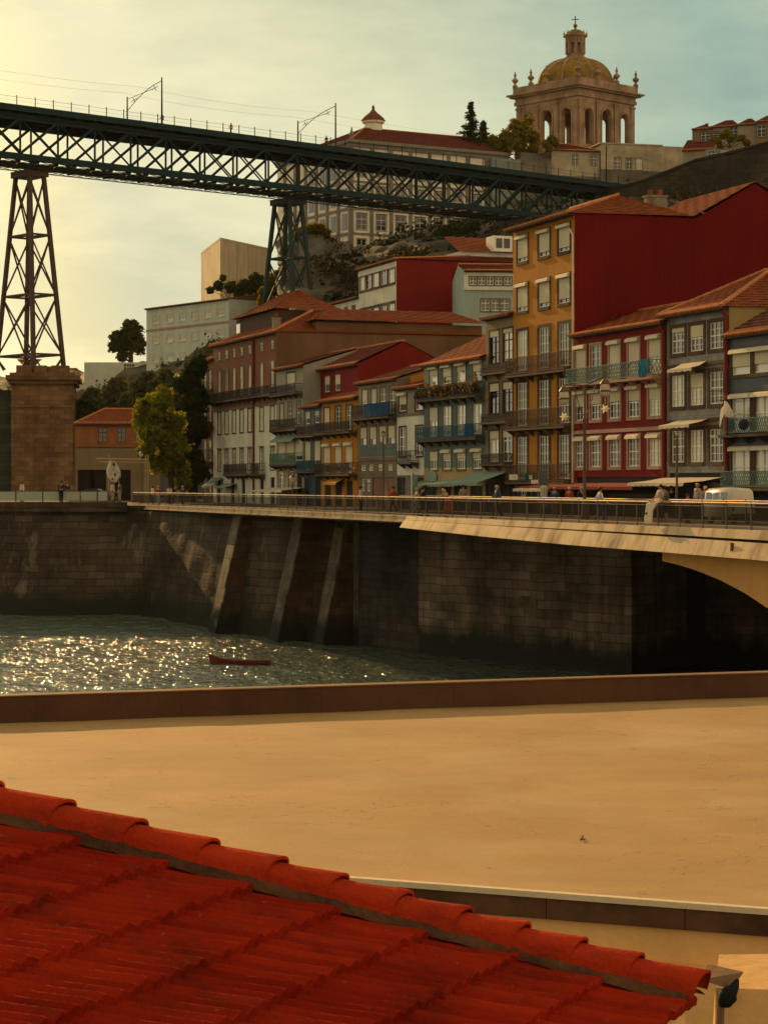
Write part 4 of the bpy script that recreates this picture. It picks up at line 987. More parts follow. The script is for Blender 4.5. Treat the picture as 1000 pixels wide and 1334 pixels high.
hill_house('beige hilltop house with a dark opening directly behind the ivy', 924, 960, 165, 200, 9, M_beige, 1.8, 2, 2, ((929, 172, 181, 2.4), (955, 165, 178, 1.5)), 5.0)
hill_house('cream hilltop house with a red tiled roof right of the ivy', 960, 985, 162, 190, 9, M_beige, 1.7, 1, 2, (), 4.0)
hill_house('pinkish hilltop house with one barred window at the right edge', 985, 1040, 157, 190, 9, M_tan, 1.7, 1, 2, ((991, 163, 178, 1.6),), 2.0)
h = House(HT, 'low wall of sheds with a pale green door below the hilltop houses', 918, 990, HT.z(950, 193, -3), 3, [(None, M_olive)], name='garden_shed', cat='shed', y=-3.0, z0=55)
h.row(950, 195, 202, [926, 943, 960], 1.4, nz=2, panes=(M_teal, M_cur1, M_cur1), sur=None); h.walls()
# ------------------------------------------------------------------ quay, lower deck, river
ZW = -9.1
RAIL = Frame(wx(1000, 83), 83, FA)
def rl(px, y=0.0, z=0.0): return RAIL.pt(RAIL.u(px, y), y, z)
M_cobble = mat('granite_paving', (.05, .04, .03), var=.6, scale=1.2)  # street shade put in as a darker paving colour
edge = [Vector((-75, 183, 0)), Vector((wx(165, 183), 183, 0)), rl(190), rl(560), rl(1000), RAIL.pt(30, 0, 0)]
poly = [(p.x, p.y) for p in edge] + [(90, 60), (260, 450), (-260, 450), (-260, 183)]
mb = MB(); mb.prism(poly, -.40, 0.0); tag(mb.build('quay_pavement', M_cobble), kind='structure')
core = [(wx(p, y + 1.3), y + 1.3) for p, y in ((-90, 182.2), (165, 183.2), (192, 182.0), (208, 178.6), (255, 169.1), (312, 159.8), (392, 152.2), (447, 149.0), (466, 147.6))] + [(wx(545, 139), 139), (wx(822, 123), 123), (wx(822, 122) + 6, 132), (60, 118), (260, 450), (-260, 450), (-260, 183)]
mb = MB(); mb.prism(core, ZW - 2, -.404); tag(mb.build('quay_ground', mat('dark_earth', (.03, .025, .02))), kind='structure')
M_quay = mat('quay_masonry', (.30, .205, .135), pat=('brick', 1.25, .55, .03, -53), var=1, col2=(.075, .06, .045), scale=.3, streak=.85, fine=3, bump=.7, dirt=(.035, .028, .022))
M_quaydark = mat('dark_quay_masonry', (.075, .06, .048), pat=('brick', 1.25, .55, .03, -47), var=1, col2=(.018, .016, .014), scale=.35, streak=.9, fine=3, bump=.7)  # darker quay masonry for the left wall segment
M_quayl = mat('left_quay_masonry', (.12, .085, .055), pat=('brick', 1.6, .6, .035), var=1, col2=(.020, .018, .014), scale=.15, streak=.9, fine=3, bump=.7)
M_butt = mat('buttress_stone', (.15, .08, .045), var=.8, col2=(.05, .034, .022), scale=.4, streak=.7, pat=('brick', 1.1, .5, .02, 20))
M_buttl = mat('pale_buttress_edge', (.19, .15, .10), var=1, col2=(.05, .042, .03), scale=.8, streak=.7)  # sky light on buttress faces painted in; also used for pale blocks
def tide(m):
    nt = m.node_tree; T = NT(nt); P = nt.nodes['Principled BSDF']; src = P.inputs['Base Color'].links[0].from_socket; geo = T.n('ShaderNodeNewGeometry'); sx = T.n('ShaderNodeSeparateXYZ'); T.l(geo.outputs['Position'], sx.inputs[0])
    nz = T.noise(geo.outputs['Position'], .6, 6, .7, stretch=(1, 1, .35)); lvl = T.math('ADD', sx.outputs[2], T.math('MULTIPLY', nz, -3.2))
    pale = T.ramp(T.noise(geo.outputs['Position'], .5, 6, .7, stretch=(1, 1, .18)), .58, .78); c = T.mix(T.math('MULTIPLY', pale, .8), src, (.28, .21, .14))
    k = T.n('ShaderNodeMapRange'); T.l(lvl, k.inputs[0]); k.inputs[1].default_value = ZW + .6; k.inputs[2].default_value = ZW - .5; c = T.mix(k.outputs[0], c, (.022, .022, .016)); T.l(c, P.inputs['Base Color'])
for m_ in (M_quay, M_quayl, M_butt, M_buttl): tide(m_)
tp = [(-90, 181.6), (165, 182.6), (192, 181.4), (208, 178.0), (255, 168.5), (312, 159.2), (392, 151.6), (447, 148.4), (466, 146.8)]
bt = [(-90, 177), (150, 178.2), (182, 178.6), (191, 176.6), (238, 167.7), (286, 158.6), (365, 151), (424, 147.8), (464, 146.0)]
def wallfn(a, b):
    t = lin(tp, a); q = lin(bt, a); P = Vector((wx(*t), t[1], -.401)); Q = Vector((wx(*q), q[1], ZW - 2)); return Q.lerp(P, b)
w_ = sheet('quay_wall', 120, 24, wallfn, M_quayl, amp=.16, sc=.35, kind=None)
tag(w_, 'long dark sloping river wall under the left half of the quay', 'quay wall')
mb = MB()
c0, c1, c2 = Vector((wx(466, 145.0), 145.0, 0)), Vector((wx(545, 138.0), 138.0, 0)), Vector((wx(822, 122), 122, 0))
B3 = Vector((.943, .334, 0)); back = Vector((0.6, .8, 0)) * 12
def vwall(m_, p, q, zt=-.41): m_.quad((p.x, p.y, ZW - 2), (q.x, q.y, ZW - 2), (q.x, q.y, zt), (p.x, p.y, zt))
rt = thing('quay_abutment', 'stained masonry abutment wall below the sunlit concrete bridge edge', 'quay wall')
mb = MB(); vwall(mb, c0, c1); vwall(mb, Vector((wx(466, 147.5), 147.5, 0)), c0); mb.build('dark_wall', M_quaydark, rt)
mb = MB(); vwall(mb, c1, c2); vwall(mb, c2, c2 + Vector((5.5, 9.5, 0))); vwall(mb, c2 + Vector((5.5, 9.5, 0)), c2 + Vector((45, -14, 0))); mb.build('wall_face', M_quay, rt)
mb = MB()
d_ = (c2 - c1).normalized(); nn = Vector((-d_.y, d_.x, 0)) * -1
nn = Vector((d_.y, -d_.x, 0)); nn = nn if nn.y < 0 else -nn
def patch(px, py, w, hgt):
    Y = 130; 
    for _ in range(8):
        t = ((px - 500) / F * Y - c1.x) / d_.x; Y = c1.y + d_.y * t
    p = c1 + d_ * t; z = wz(py, p.y); a = p + nn * .03 - d_ * w / 2; b = p + nn * .03 + d_ * w / 2
    mb.add([(a.x, a.y, z - hgt / 2), (b.x, b.y, z - hgt / 2), (b.x, b.y, z + hgt / 2), (a.x, a.y, z + hgt / 2)], [(0, 1, 2, 3)])
for q_ in ((687, 783, 1.5, .6), (690, 797, 1.2, .6)): mb = MB(); patch(*q_); mb.build('pale_block', M_buttl, rt)
mb = MB(); mb.box(-.18, .18, -.2, .2, ZW - 1, -.45); e_ = mb.build('corner_stone', M_buttl, rt); e_.location = c0 + Vector((-.12, .1, 0))
# buttresses against the left wall
BD = Vector((-.943, -.334, 0)); BE = Vector((.3345, -.9424, 0))
for i, (pa, Ya, pb, Yb) in enumerate(((314, 159.2, 287, 158.4), (394, 151.4, 367, 150.9), (449, 148.2, 426, 147.7))):
    P = Vector((wx(pa, Ya), Ya, -.45)); Q = Vector((wx(pb, Yb), Yb, ZW - 1))
    b = thing('buttress', ('broad sloping buttress on the river wall, farthest to the left', 'middle sloping buttress on the river wall, its edge worn', 'sloping buttress beside the yellow weeds near the wall corner')[i], 'buttress', (0, 0, 0), 0, 'buttresses along the river wall')
    w2 = BE * 1.9; o1 = BD * .5; o2 = BD * 1.1; bk = -BD * 3.0
    v = [P + o1 - w2 * .1, P + o1 + w2, P + bk + w2, P + bk - w2 * .1, Q + o2 - w2 * .1, Q + o2 + w2, Q + bk + w2, Q + bk - w2 * .1]
    mb = MB(); mb.add(v, [(0, 1, 5, 4), (1, 2, 6, 5), (0, 3, 2, 1), (3, 0, 4, 7)]); mb.build('masonry', M_butt, b)
    mb = MB(); n = 9
    for k in range(n):
        a0, a1 = k / n, (k + .97) / n; j = rnd.uniform(-.06, .06)
        p0 = (P + o1).lerp(Q + o2, a0); p1 = (P + o1).lerp(Q + o2, a1); e0 = BD * .06; wv = BE * (1.85 + j * 2.5); lf = -BE * .12
        mb.add([p0 + e0 + wv, p0 + e0 + lf, p1 + e0 + lf, p1 + e0 + wv, p0 - BD * .06 + wv * 1.02, p1 - BD * .06 + wv * 1.02], [(0, 1, 2, 3), (0, 3, 5, 4)])
    mb.build('lit_face_stone', M_buttl, b)  # thin facing that carries the paler, sky-lit colour of the outer slope
# slab edge under the railing, left part
M_edge = mat('weathered_concrete_edge', (.62, .46, .27), var=.6, col2=(.40, .27, .14), scale=.9, streak=1.0, fine=8, dirt=(.11, .055, .022), objspace=True)
uA, uM, uB = RAIL.u(172), RAIL.u(538), RAIL.u(1150)
mb = MB(); mb.box(uA, uM, -.06, .25, .0, .10); mb.box(uA, uM, -.14, .2, -.30, -.22); mb.box(uA, uM, -.02, .2, -.22, .0)
k = mb.build('quay_kerb', M_edge, loc=RAIL.pt(0, 0, 0)); k.rotation_euler = (0, 0, FA); tag(k, kind='structure')
mb = MB(); mb.prism([(-75, 181.7), (wx(166, 181.7), 181.7), (wx(166, 185.6), 185.6), (-75, 185.6)], -.5, .34); tag(mb.build('quay_kerb', M_quayl), kind='structure')

# concrete deck edge and arch, outer faces sloped up to catch the low sun
BG = thing('concrete_bridge', 'low concrete arch bridge with a sunlit rust streaked edge beam', 'bridge', RAIL.pt(0, 0, 0), FA)
us = [RAIL.u(px) for px in (533, 640, 760, 880, 1000, 1150)]
zc1 = [.02, .02, .02, .02, .02, .02]; zc0 = [-.16, -.22, -.24, -.26, -.30, -.34]
zb1 = [-.165, -.24, -.30, -.36, -.42, -.46]; zb0 = [-.58, -.80, -.95, -1.0, -1.06, -1.2]
mb = MB()
for i in range(5):
    a, b = us[i], us[i + 1]
    mb.add([(a, -.26, zc0[i]), (b, -.26, zc0[i + 1]), (b, .6, zc0[i + 1]), (a, .6, zc0[i]), (a, -.16, .06), (b, -.16, .06), (b, .3, .06), (a, .3, .06)], [(0, 1, 5, 4), (4, 5, 6, 7), (0, 3, 2, 1), (3, 0, 4, 7)])
mb.build('kerb_beam', M_edge, BG)
mb = MB()
for i in range(5):
    a, b = us[i], us[i + 1]; n = 6
    for k in range(n):
        p, q = a + (b - a) * k / n, a + (b - a) * (k + .985) / n
        L = lambda arr, t: arr[i] + (arr[i + 1] - arr[i]) * t
        z0a, z0b, z1a, z1b = L(zb0, k / n), L(zb0, (k + 1) / n), L(zb1, k / n), L(zb1, (k + 1) / n)
        y = -.60
        mb.add([(p, y, z0a), (q, y, z0b), (q, 1.2, z0b), (p, 1.2, z0a), (p, y + .28, z1a), (q, y + .28, z1b), (q, 1.2, z1b), (p, 1.2, z1a)], [(0, 1, 5, 4), (4, 5, 6, 7), (0, 3, 2, 1), (3, 0, 4, 7), (1, 2, 6, 5)])
mb.build('edge_beam', M_edge, BG)
mb = MB(); arch = [(862, 731), (880, 735), (900, 741), (920, 748.5), (940, 757), (970, 773), (1000, 793), (1040, 826), (1080, 866), (1120, 915)]
pts = [(RAIL.u(px, .35), RAIL.z(px, py, .35)) for px, py in arch]
for (a, za), (b, zb_) in zip(pts, pts[1:]):
    mb.quad((a, .35, za), (b, .35, zb_), (b, .35, -1.0), (a, .35, -1.0)); mb.quad((a, 7, za), (b, 7, zb_), (b, .35, zb_), (a, .35, za))
mb.build('arch_spandrel', mat('tan_arch_concrete', (.64, .32, .10), var=.4, scale=.3, streak=.25), BG)
q = MB(); 
for px in (952,): u = RAIL.u(px, -.5); q.box(u - .06, u + .06, -.52, -.425, -.78, -.45); q.box(u - .10, u + .10, -.47, -.424, -.9, -.78)
q.build('rusty_bracket', mat('rusty_iron', (.16, .05, .02), rough=.8), BG)

# railings
M_rail = mat('bare_metal_handrail', (.36, .25, .15), rough=.45, metal=.3, streak=0, bump=.05)
M_post = mat('railing_post_paint', (.12, .09, .065), rough=.5, streak=0)
M_net = netmat('fine_wire_net', (.040, .030, .022), .60)
def railing(lab, ua, ub, y, h, lights=False):
    t = thing('metal_railing', lab, 'railing', RAIL.pt(0, 0, 0), FA)
    mb = MB(); mb.tube([(ua, y, .12 + h - .1), (ub, y, .12 + h - .1)], .035, 8); mb.bar((ua, y, .12 + h - .24), (ub, y, .12 + h - .24), .025); mb.bar((ua, y, .2), (ub, y, .2), .04); mb.build('handrail', M_rail, t)
    n = int((ub - ua) / 2.0)
    for i in range(n + 1):
        u = ua + (ub - ua) * i / n; mb = MB(); mb.box(u - .025, u + .025, y - .03, y + .03, .06, .10 + h); mb.build('railing_post', M_post, t)
    mb = MB(); mb.quad((ua, y + .01, .2), (ub, y + .01, .2), (ub, y + .01, h - .12), (ua, y + .01, h - .12)); mb.build('wire_net', M_net, t)
    return t
railing('long metal railing with wire net along the river edge of the quay and bridge', RAIL.u(172), RAIL.u(1120), .1, 1.1)
railing('second parallel railing on the far side of the bridge deck', RAIL.u(520, 5.4), RAIL.u(1100, 5.4), 5.4, 1.1)
# pale panel barrier at the left
bz = .34; bar_ = thing('panel_barrier', 'pale translucent panel barrier along the quay edge at the far left', 'barrier', (0, 182.4, bz))
M_panel = mat('pale_barrier_panel', (.40, .42, .32), rough=.4, streak=.15, var=.25)
ex = [-70, -35, -12, 21, 56, 80, 105, 127, 141]
for a, b in zip(ex, ex[1:]):
    mb = MB(); mb.box(wx(a, 182.4) + .06, wx(b, 182.4) - .06, -.01, .02, .1, .86); mb.build('panel', M_panel, bar_)
    mb = MB(); mb.box(wx(b, 182.4) - .045, wx(b, 182.4) + .045, -.05, .05, 0, .98); mb.build('barrier_post', M_post, bar_)
mb = MB(); mb.bar((wx(-70, 182.4), 0, .93), (wx(141, 182.4), 0, .93), .04); mb.build('barrier_rail', M_post, bar_)

# river
def watermat():
    m = bpy.data.materials.new('river_water'); m.use_nodes = True; nt = m.node_tree; T = NT(nt); P = nt.nodes['Principled BSDF']
    P.inputs['Base Color'].default_value = (.10, .125, .095, 1); P.inputs['Roughness'].default_value = .10; P.inputs['IOR'].default_value = 1.33; P.inputs['Specular Tint'].default_value = (.78, .98, .98, 1); P.inputs['Specular IOR Level'].default_value = .5
    geo = T.n('ShaderNodeNewGeometry'); W = geo.outputs['Position']
    a = T.noise(W, .62, 3, .55, stretch=(1, .5, 1)); b = T.noise(W, 2.3, 3, .6, stretch=(1, .5, 1)); g = T.noise(W, .045, 3, .6, stretch=(1, .6, 1))
    amp = T.ramp(g, .35, .65)      # gusts: calmer and rougher patches
    hgt = T.math('ADD', T.math('MULTIPLY', a, .54), T.math('MULTIPLY', T.math('MULTIPLY', b, T.math('ADD', T.math('MULTIPLY', amp, .22), .17)), 1.0))
    bp = T.n('ShaderNodeBump'); bp.inputs['Strength'].default_value = 1.0; bp.inputs['Distance'].default_value = 1.0; T.l(hgt, bp.inputs['Height']); T.l(bp.outputs[0], P.inputs['Normal'])
    return m
M_water = watermat()
mb = MB(); nx_, ny_ = 330, 380; x0, x1, y0, y1 = -62.0, 32.0, 40.0, 190.0; vs = []
for j in range(ny_ + 1):
    y = y0 + (y1 - y0) * j / ny_
    for i in range(nx_ + 1):
        x = x0 + (x1 - x0) * i / nx_
        z = noise.noise(Vector((x * .35, y * .22, 0))) * .10 + noise.noise(Vector((x * .9, y * .6, 5))) * .07
        vs.append((x, y, ZW + z))
W = nx_ + 1; mb.add(vs, [(j * W + i, j * W + i + 1, (j + 1) * W + i + 1, (j + 1) * W + i) for j in range(ny_) for i in range(nx_)])
tag(mb.build('river_water', M_water, smooth=True), kind='structure')
mb = MB(); mb.quad((-500, -50, ZW - .45), (300, -50, ZW - .45), (300, 300, ZW - .45), (-500, 300, ZW - .45)); tag(mb.build('river_water', M_water), kind='structure')
# little boat
bp_ = at(274, 866, 130); bo = thing('rowing_boat', 'low dark red wooden boat with a raised prow drifting on the glittering river', 'boat', (bp_.x, 130, ZW), R(-3))
mb = MB(); N = 16; secs = []
for i in range(N + 1):
    t = i / N; x = 3.7 * t; w = .62 * math.sin(math.pi * min(1, (t + .03) * .93)) ** .7 * (1 - .25 * t); top_ = .22 + .44 * (1 - t) ** 6 + .02 * t; keel = -.2 + .24 * (1 - t) ** 6
    secs.append([(x - .1 * (1 - t) ** 4, -w, top_), (x, -w * .8, keel * .3), (x, 0, keel), (x, w * .8, keel * .3), (x - .1 * (1 - t) ** 4, w, top_), (x, w * .8, top_ - .05), (x, 0, max(keel + .06, -.05)), (x, -w * .8, top_ - .05)])
vs = [p for s_ in secs for p in s_]; mb.add(vs, [(i * 8 + k, i * 8 + (k + 1) % 8, i * 8 + 8 + (k + 1) % 8, i * 8 + 8 + k) for i in range(N) for k in range(8)] + [tuple(range(8)), tuple(N * 8 + k for k in range(7, -1, -1))])
mb.build('hull', mat('dark_red_boat_paint', (.14, .03, .018), rough=.5), bo, smooth=True)
mb = MB(); mb.box(1.1, 1.35, -.5, .5, .10, .14); mb.box(2.3, 2.55, -.46, .46, .10, .14); mb.build('thwart', M_wood, bo)
mb = MB(); mb.tube([(2.0, -.2, .19), (4.2, -.55, .10)], .03, 6); mb.box(4.1, 4.6, -.66, -.5, .08, .11); mb.build('oar', M_wood, bo)

# ------------------------------------------------------------------ terrace roof in front
ZT_ = -2.4
M_terr = mat('sunlit_terrace_screed', (.40, .245, .095), var=.75, col2=(.31, .18, .065), scale=.5, streak=0, fine=26, bump=.15)
nt = M_terr.node_tree; T = NT(nt); P = nt.nodes['Principled BSDF']; src = P.inputs['Base Color'].links[0].from_socket
geo = T.n('ShaderNodeNewGeometry'); s1 = T.ramp(T.noise(geo.outputs['Position'], 1.1, 7, .7, stretch=(.35, 1.6, 1)), .45, .72)
s2 = T.ramp(T.noise(geo.outputs['Position'], .30, 6, .65), .5, .7); s3 = T.ramp(T.noise(geo.outputs['Position'], 55.0, 2), .62, .75)
c = T.mix(T.math('MULTIPLY', s1, .45), src, (.27, .185, .09)); c = T.mix(T.math('MULTIPLY', s2, .22), c, (.56, .44, .26)); c = T.mix(T.math('MULTIPLY', s3, .5), c, (.17, .10, .045)); cr_ = T.math('LESS_THAN', T.math('ABSOLUTE', T.math('SUBTRACT', T.noise(geo.outputs['Position'], .45, 4, .55), .5)), .0022); c = T.mix(T.math('MULTIPLY', cr_, .45), c, (.16, .10, .05)); T.l(c, P.inputs['Base Color'])
A = Vector((-.42, 23.34, 0)); B = Vector((3.89, 21.6, 0)); nd = (B - A).normalized()
FA_ = A - nd * 14; FB_ = B + nd * 14
Pl, Pr = Vector((-6.9, 38.2, 0)), Vector((7.7, 43.0, 0)); pd = (Pr - Pl).normalized(); Pl2 = Pl - pd * 10; Pr2 = Pr + pd * 12
mb = MB(); nU, nV = 60, 40; vs = []
for j in range(nV + 1):
    for i in range(nU + 1):
        p = FA_.lerp(FB_, i / nU).lerp(Pl2.lerp(Pr2, i / nU), j / nV); vs.append((p.x, p.y, ZT_ + .012 * noise.noise(p * .6) + .01 * noise.noise(p * 2)))
W = nU + 1; mb.add(vs, [(j * W + i, j * W + i + 1, (j + 1) * W + i + 1, (j + 1) * W + i) for j in range(nV) for i in range(nU)])
ter = thing('roof_terrace', 'broad empty sunlit flat roof terrace in the foreground above the river', 'roof terrace')
mb.build('terrace_floor', M_terr, ter, smooth=True)
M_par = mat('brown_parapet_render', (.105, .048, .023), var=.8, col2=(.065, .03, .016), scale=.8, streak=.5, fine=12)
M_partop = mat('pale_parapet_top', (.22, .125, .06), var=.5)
nrm = Vector((-pd.y, pd.x, 0)); mb = MB()
def slab(m_, p, q, n_, z0, z1): m_.prism([(p.x, p.y), (q.x, q.y), (q.x + n_.x, q.y + n_.y), (p.x + n_.x, p.y + n_.y)], z0, z1)
mb2 = MB(); nseg = 14
for i in range(nseg):
    a = Pl2.lerp(Pr2, i / nseg); b = Pl2.lerp(Pr2, (i + .9985) / nseg); slab(mb2, a, b, nrm * .28, ZT_ - .2, ZT_ + .47 + rnd.uniform(-.004, .004))
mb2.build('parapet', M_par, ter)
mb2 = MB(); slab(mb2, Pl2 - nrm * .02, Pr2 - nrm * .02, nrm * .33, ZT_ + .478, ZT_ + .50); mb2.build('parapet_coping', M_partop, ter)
mb2 = MB(); slab(mb2, Pl2 + nrm * .0, Pr2 + nrm * .0, nrm * .26, ZW - 2, ZT_ - .203); mb2.build('outer_wall', M_par, ter)
on = Vector((nd.y, -nd.x, 0)); on = on if on.y < 0 else -on
mb = MB(); slab(mb, FA_ + on * .003, FB_ + on * .003, on * .10, ZT_ - .05, ZT_ + .012); mb.build('roof_edge', mat('pale_edge_flashing', (.66, .52, .33), var=.3, streak=0), ter)
mb = MB(); nseg = 22
for i in range(nseg): slab(mb, FA_.lerp(FB_, i / nseg) + on * .01, FA_.lerp(FB_, (i + .994) / nseg) + on * .01, on * .07, ZT_ - .27, ZT_ - .053)
mb.build('fascia', mat('rusty_brown_fascia', (.14, .065, .03), var=1, col2=(.05, .025, .015), scale=2.2, streak=.5, fine=6), ter)
M_bwall = mat('beige_house_wall', (.82, .46, .17), var=.3, scale=.6, streak=.25, fine=9)
mb = MB(); slab(mb, FA_ - on * .3, FB_ - on * .3, on * .3, ZW, ZT_ - .29); mb.build('front_wall', M_bwall, ter)
mb = MB(); slab(mb, A + nd * 2.2 + on * .0, FB_ + on * .003, on * .12, ZW, -3.03); mb.build('wall_plinth', M_bwall, ter)
tw = MB(); r5 = random.Random(5)
for i in range(7): a_ = Vector((r5.uniform(-.03, .03), r5.uniform(-.05, .05), .006)); tw.tube([a_, a_ + Vector((r5.uniform(-.06, .06), r5.uniform(-.14, .14), r5.uniform(.01, .04)))], [.007, .003], 5)
tag(tw.build('dry_twig', mat('dry_twig_bark', (.06, .035, .02), streak=0), loc=(wx(757, 25.7), 25.7, ZT_ + .01)), 'small dry twig lying alone on the sunlit roof terrace', 'twig')
# corner stub with the broken pipe
pc = at(945, 1290, 15.0)
st = thing('wall_stub', 'beige wall stub with a broken dark pipe mouth at the bottom right corner', 'wall')
mb = MB(); sx = wx(931, 15.0)
mb.add([(sx, 15, -3.2), (sx + 2.2, 14.7, -3.2), (sx + 2.4, 15.6, -3.2), (sx, 15.6, -3.2), (sx, 15, wz(1287, 15)), (sx + 2.2, 14.7, wz(1287, 15)), (sx + 2.4, 15.6, wz(1262, 15)), (sx + .12, 15.6, wz(1268, 15.0))], [(0, 3, 2, 1), (4, 5, 6, 7), (0, 1, 5, 4), (1, 2, 6, 5), (2, 3, 7, 6), (3, 0, 4, 7)])
mb.build('stub_body', M_bwall, st)
mb = MB(); mb.add([(sx - .12, 14.9, wz(1272, 15)), (sx + .10, 14.9, wz(1285, 15)), (sx + .2, 15.0, wz(1266, 15)), (sx - .02, 15.2, wz(1264, 15))], [(0, 1, 2, 3)]); mb.tube([(sx + .03, 14.93, wz(1290, 15)), (sx + .0, 14.93, -3.2)], .025, 8); mb.build('broken_flashing', M_partop, st)
mb = MB(); mb.tube([(pc.x - .04, 14.9, wz(1303, 15)), (pc.x - .03, 14.86, wz(1298, 15)), (pc.x - .01, 14.84, wz(1290, 15)), (pc.x + .005, 14.84, wz(1284, 15)), (pc.x + .035, 14.85, wz(1277, 15)), (pc.x + .06, 14.87, wz(1270, 15))], [.03, .055, .066, .05, .036, .012], 18); mb.build('pipe_mouth', mat('sooty_pipe', (.016, .014, .013), rough=.8), st, smooth=True)

# ------------------------------------------------------------------ red tiled roof in the near corner
def redtile(name, col, col2, dark):
    m = mat(name, col, rough=.9, spec=.02, var=.75, col2=col2, scale=1.3, streak=0, fine=30, bump=.35)
    nt = m.node_tree; T = NT(nt); P = nt.nodes['Principled BSDF']; src = P.inputs['Base Color'].links[0].from_socket
    geo = T.n('ShaderNodeNewGeometry'); s = T.ramp(T.noise(geo.outputs['Position'], 2.7, 6, .7), .50, .74); s2 = T.ramp(T.noise(geo.outputs['Position'], .8, 6, .7), .5, .75); s3 = T.ramp(T.noise(geo.outputs['Position'], 7.0, 3, .6), .6, .8); c = T.mix(T.math('MULTIPLY', s, .75), src, dark); c = T.mix(T.math('MULTIPLY', s2, .4), c, tuple(x * 1.5 for x in col)); c = T.mix(T.math('MULTIPLY', s3, .45), c, (.12, .035, .016)); s4 = T.ramp(T.noise(geo.outputs['Position'], 22.0, 2, .5), .70, .78); c = T.mix(T.math('MULTIPLY', s4, .5), c, (.20, .12, .06)); T.l(c, P.inputs['Base Color']); return m
M_rt = redtile('red_clay_tiles', (.29, .018, .005), (.19, .010, .003), (.05, .012, .008))
M_rc = redtile('red_clay_ridge_caps', (.42, .036, .010), (.30, .022, .007), (.12, .02, .01))
P0 = at(-10, 1056, 12); P1 = at(909, 1302, 12)
vdir = (P1 - P0).normalized(); Lv = (P1 - P0).length; cd = -Vector((.45, .893, 0)).normalized(); rn = vdir.cross(cd).normalized(); rn = rn if rn.z > 0 else -rn
nt = M_rt.node_tree; T = NT(nt); P = nt.nodes['Principled BSDF']; src = P.inputs['Base Color'].links[0].from_socket; geo = T.n('ShaderNodeNewGeometry')
def dotn(v, k, off): d = T.n('ShaderNodeVectorMath'); d.operation = 'DOT_PRODUCT'; T.l(geo.outputs['Position'], d.inputs[0]); d.inputs[1].default_value = tuple(v); return T.math('FLOOR', T.math('MULTIPLY', T.math('SUBTRACT', d.outputs['Value'], off), 1 / k))
gperp = Vector((vdir.x, vdir.y, vdir.z)); cperp = (cd - vdir * cd.dot(vdir)).normalized(); vperp = (vdir - cd * cd.dot(vdir)).normalized()
cx = T.n('ShaderNodeCombineXYZ'); T.l(dotn(vperp, .50 * vperp.dot(vdir), (P0 + vdir * Lv).dot(vperp)), cx.inputs[0]); T.l(dotn(cperp, .118 * cperp.dot(cd), (P0 + cd * .05).dot(cperp)), cx.inputs[1])
wn = T.n('ShaderNodeTexWhiteNoise'); T.l(cx.outputs[0], wn.inputs['Vector']); c = T.mix(1.0, src, T.mix(wn.outputs['Value'], (.78, .7, .7), (1.12, 1.2, 1.1)), 'MULTIPLY'); T.l(c, P.inputs['Base Color'])
rf = thing('tiled_roof', 'deep red clay tile roof with a stepped row of ridge caps in the lower left corner', 'roof')
CR = .50; RO = .118; mb = MB(); na = 18; nb = 80; per = 6
jit = {}
rr = random.Random(3)
course0 = -9; vs = []; fs = []
for ca in range(na):
    a0 = Lv - (na - ca) * CR
    base = len(vs); nbp = nb * per + 1
    for e, (av, lift) in enumerate(((a0 - .03, .0), (a0 + CR * .5, .022), (a0 + CR - .03, .05), (a0 + CR, .046), (a0 + CR + .004, .002))):
        for k in range(nbp):
            r = k / per; roll = int(r - 1e-6); ph = r - roll
            if (ca, roll) not in jit: jit[(ca, roll)] = (rr.uniform(-.004, .006), rr.uniform(-.014, .014))
            jz, ja = jit[(ca, roll)]
            prof = .022 * (.5 - .5 * math.cos(2 * math.pi * ph))
            if e in (2, 3): prof *= 1.15
            if e == 4: prof *= .4
            p = P0 + vdir * (av + (ja if e >= 2 else 0)) + cd * (r * RO + .05) + rn * (prof + lift + (jz * .6 if 0.08 < ph < .92 else 0) - .03)
            p.z += .012 * noise.noise(p * .7)
            vs.append(p)
    for e in range(4):
        for k in range(nbp - 1): fs.append((base + e * nbp + k, base + e * nbp + k + 1, base + (e + 1) * nbp + k + 1, base + (e + 1) * nbp + k))
mb.add(vs, fs); mb.build('tile_field', M_rt, rf, smooth=True)
# mortar bed under the caps
mb = MB(); n = 160; vs = []
for i in range(n + 1):
    a = -4.5 + (Lv + 4.48) * i / n
    for b, hh in ((-.22, -.03), (-.05, .04), (.10, .03), (.135 + .035 * noise.noise(Vector((a * 3, 1, 0))), .052), (.17 + .05 * noise.noise(Vector((a * 3, 1, 0))), .0)):
        vs.append(P0 + vdir * a + cd * b + rn * (hh + .012 * noise.noise(Vector((a * 8, b * 9, 2)))))
mb.add(vs, [(i * 5 + k, i * 5 + k + 1, (i + 1) * 5 + k + 1, (i + 1) * 5 + k) for i in range(n) for k in range(4)]); mb.build('mortar', mat('grey_brown_mortar', (.13, .055, .025), var=1, col2=(.05, .022, .012), scale=5, streak=0, fine=22, bump=.6), rf, smooth=True)
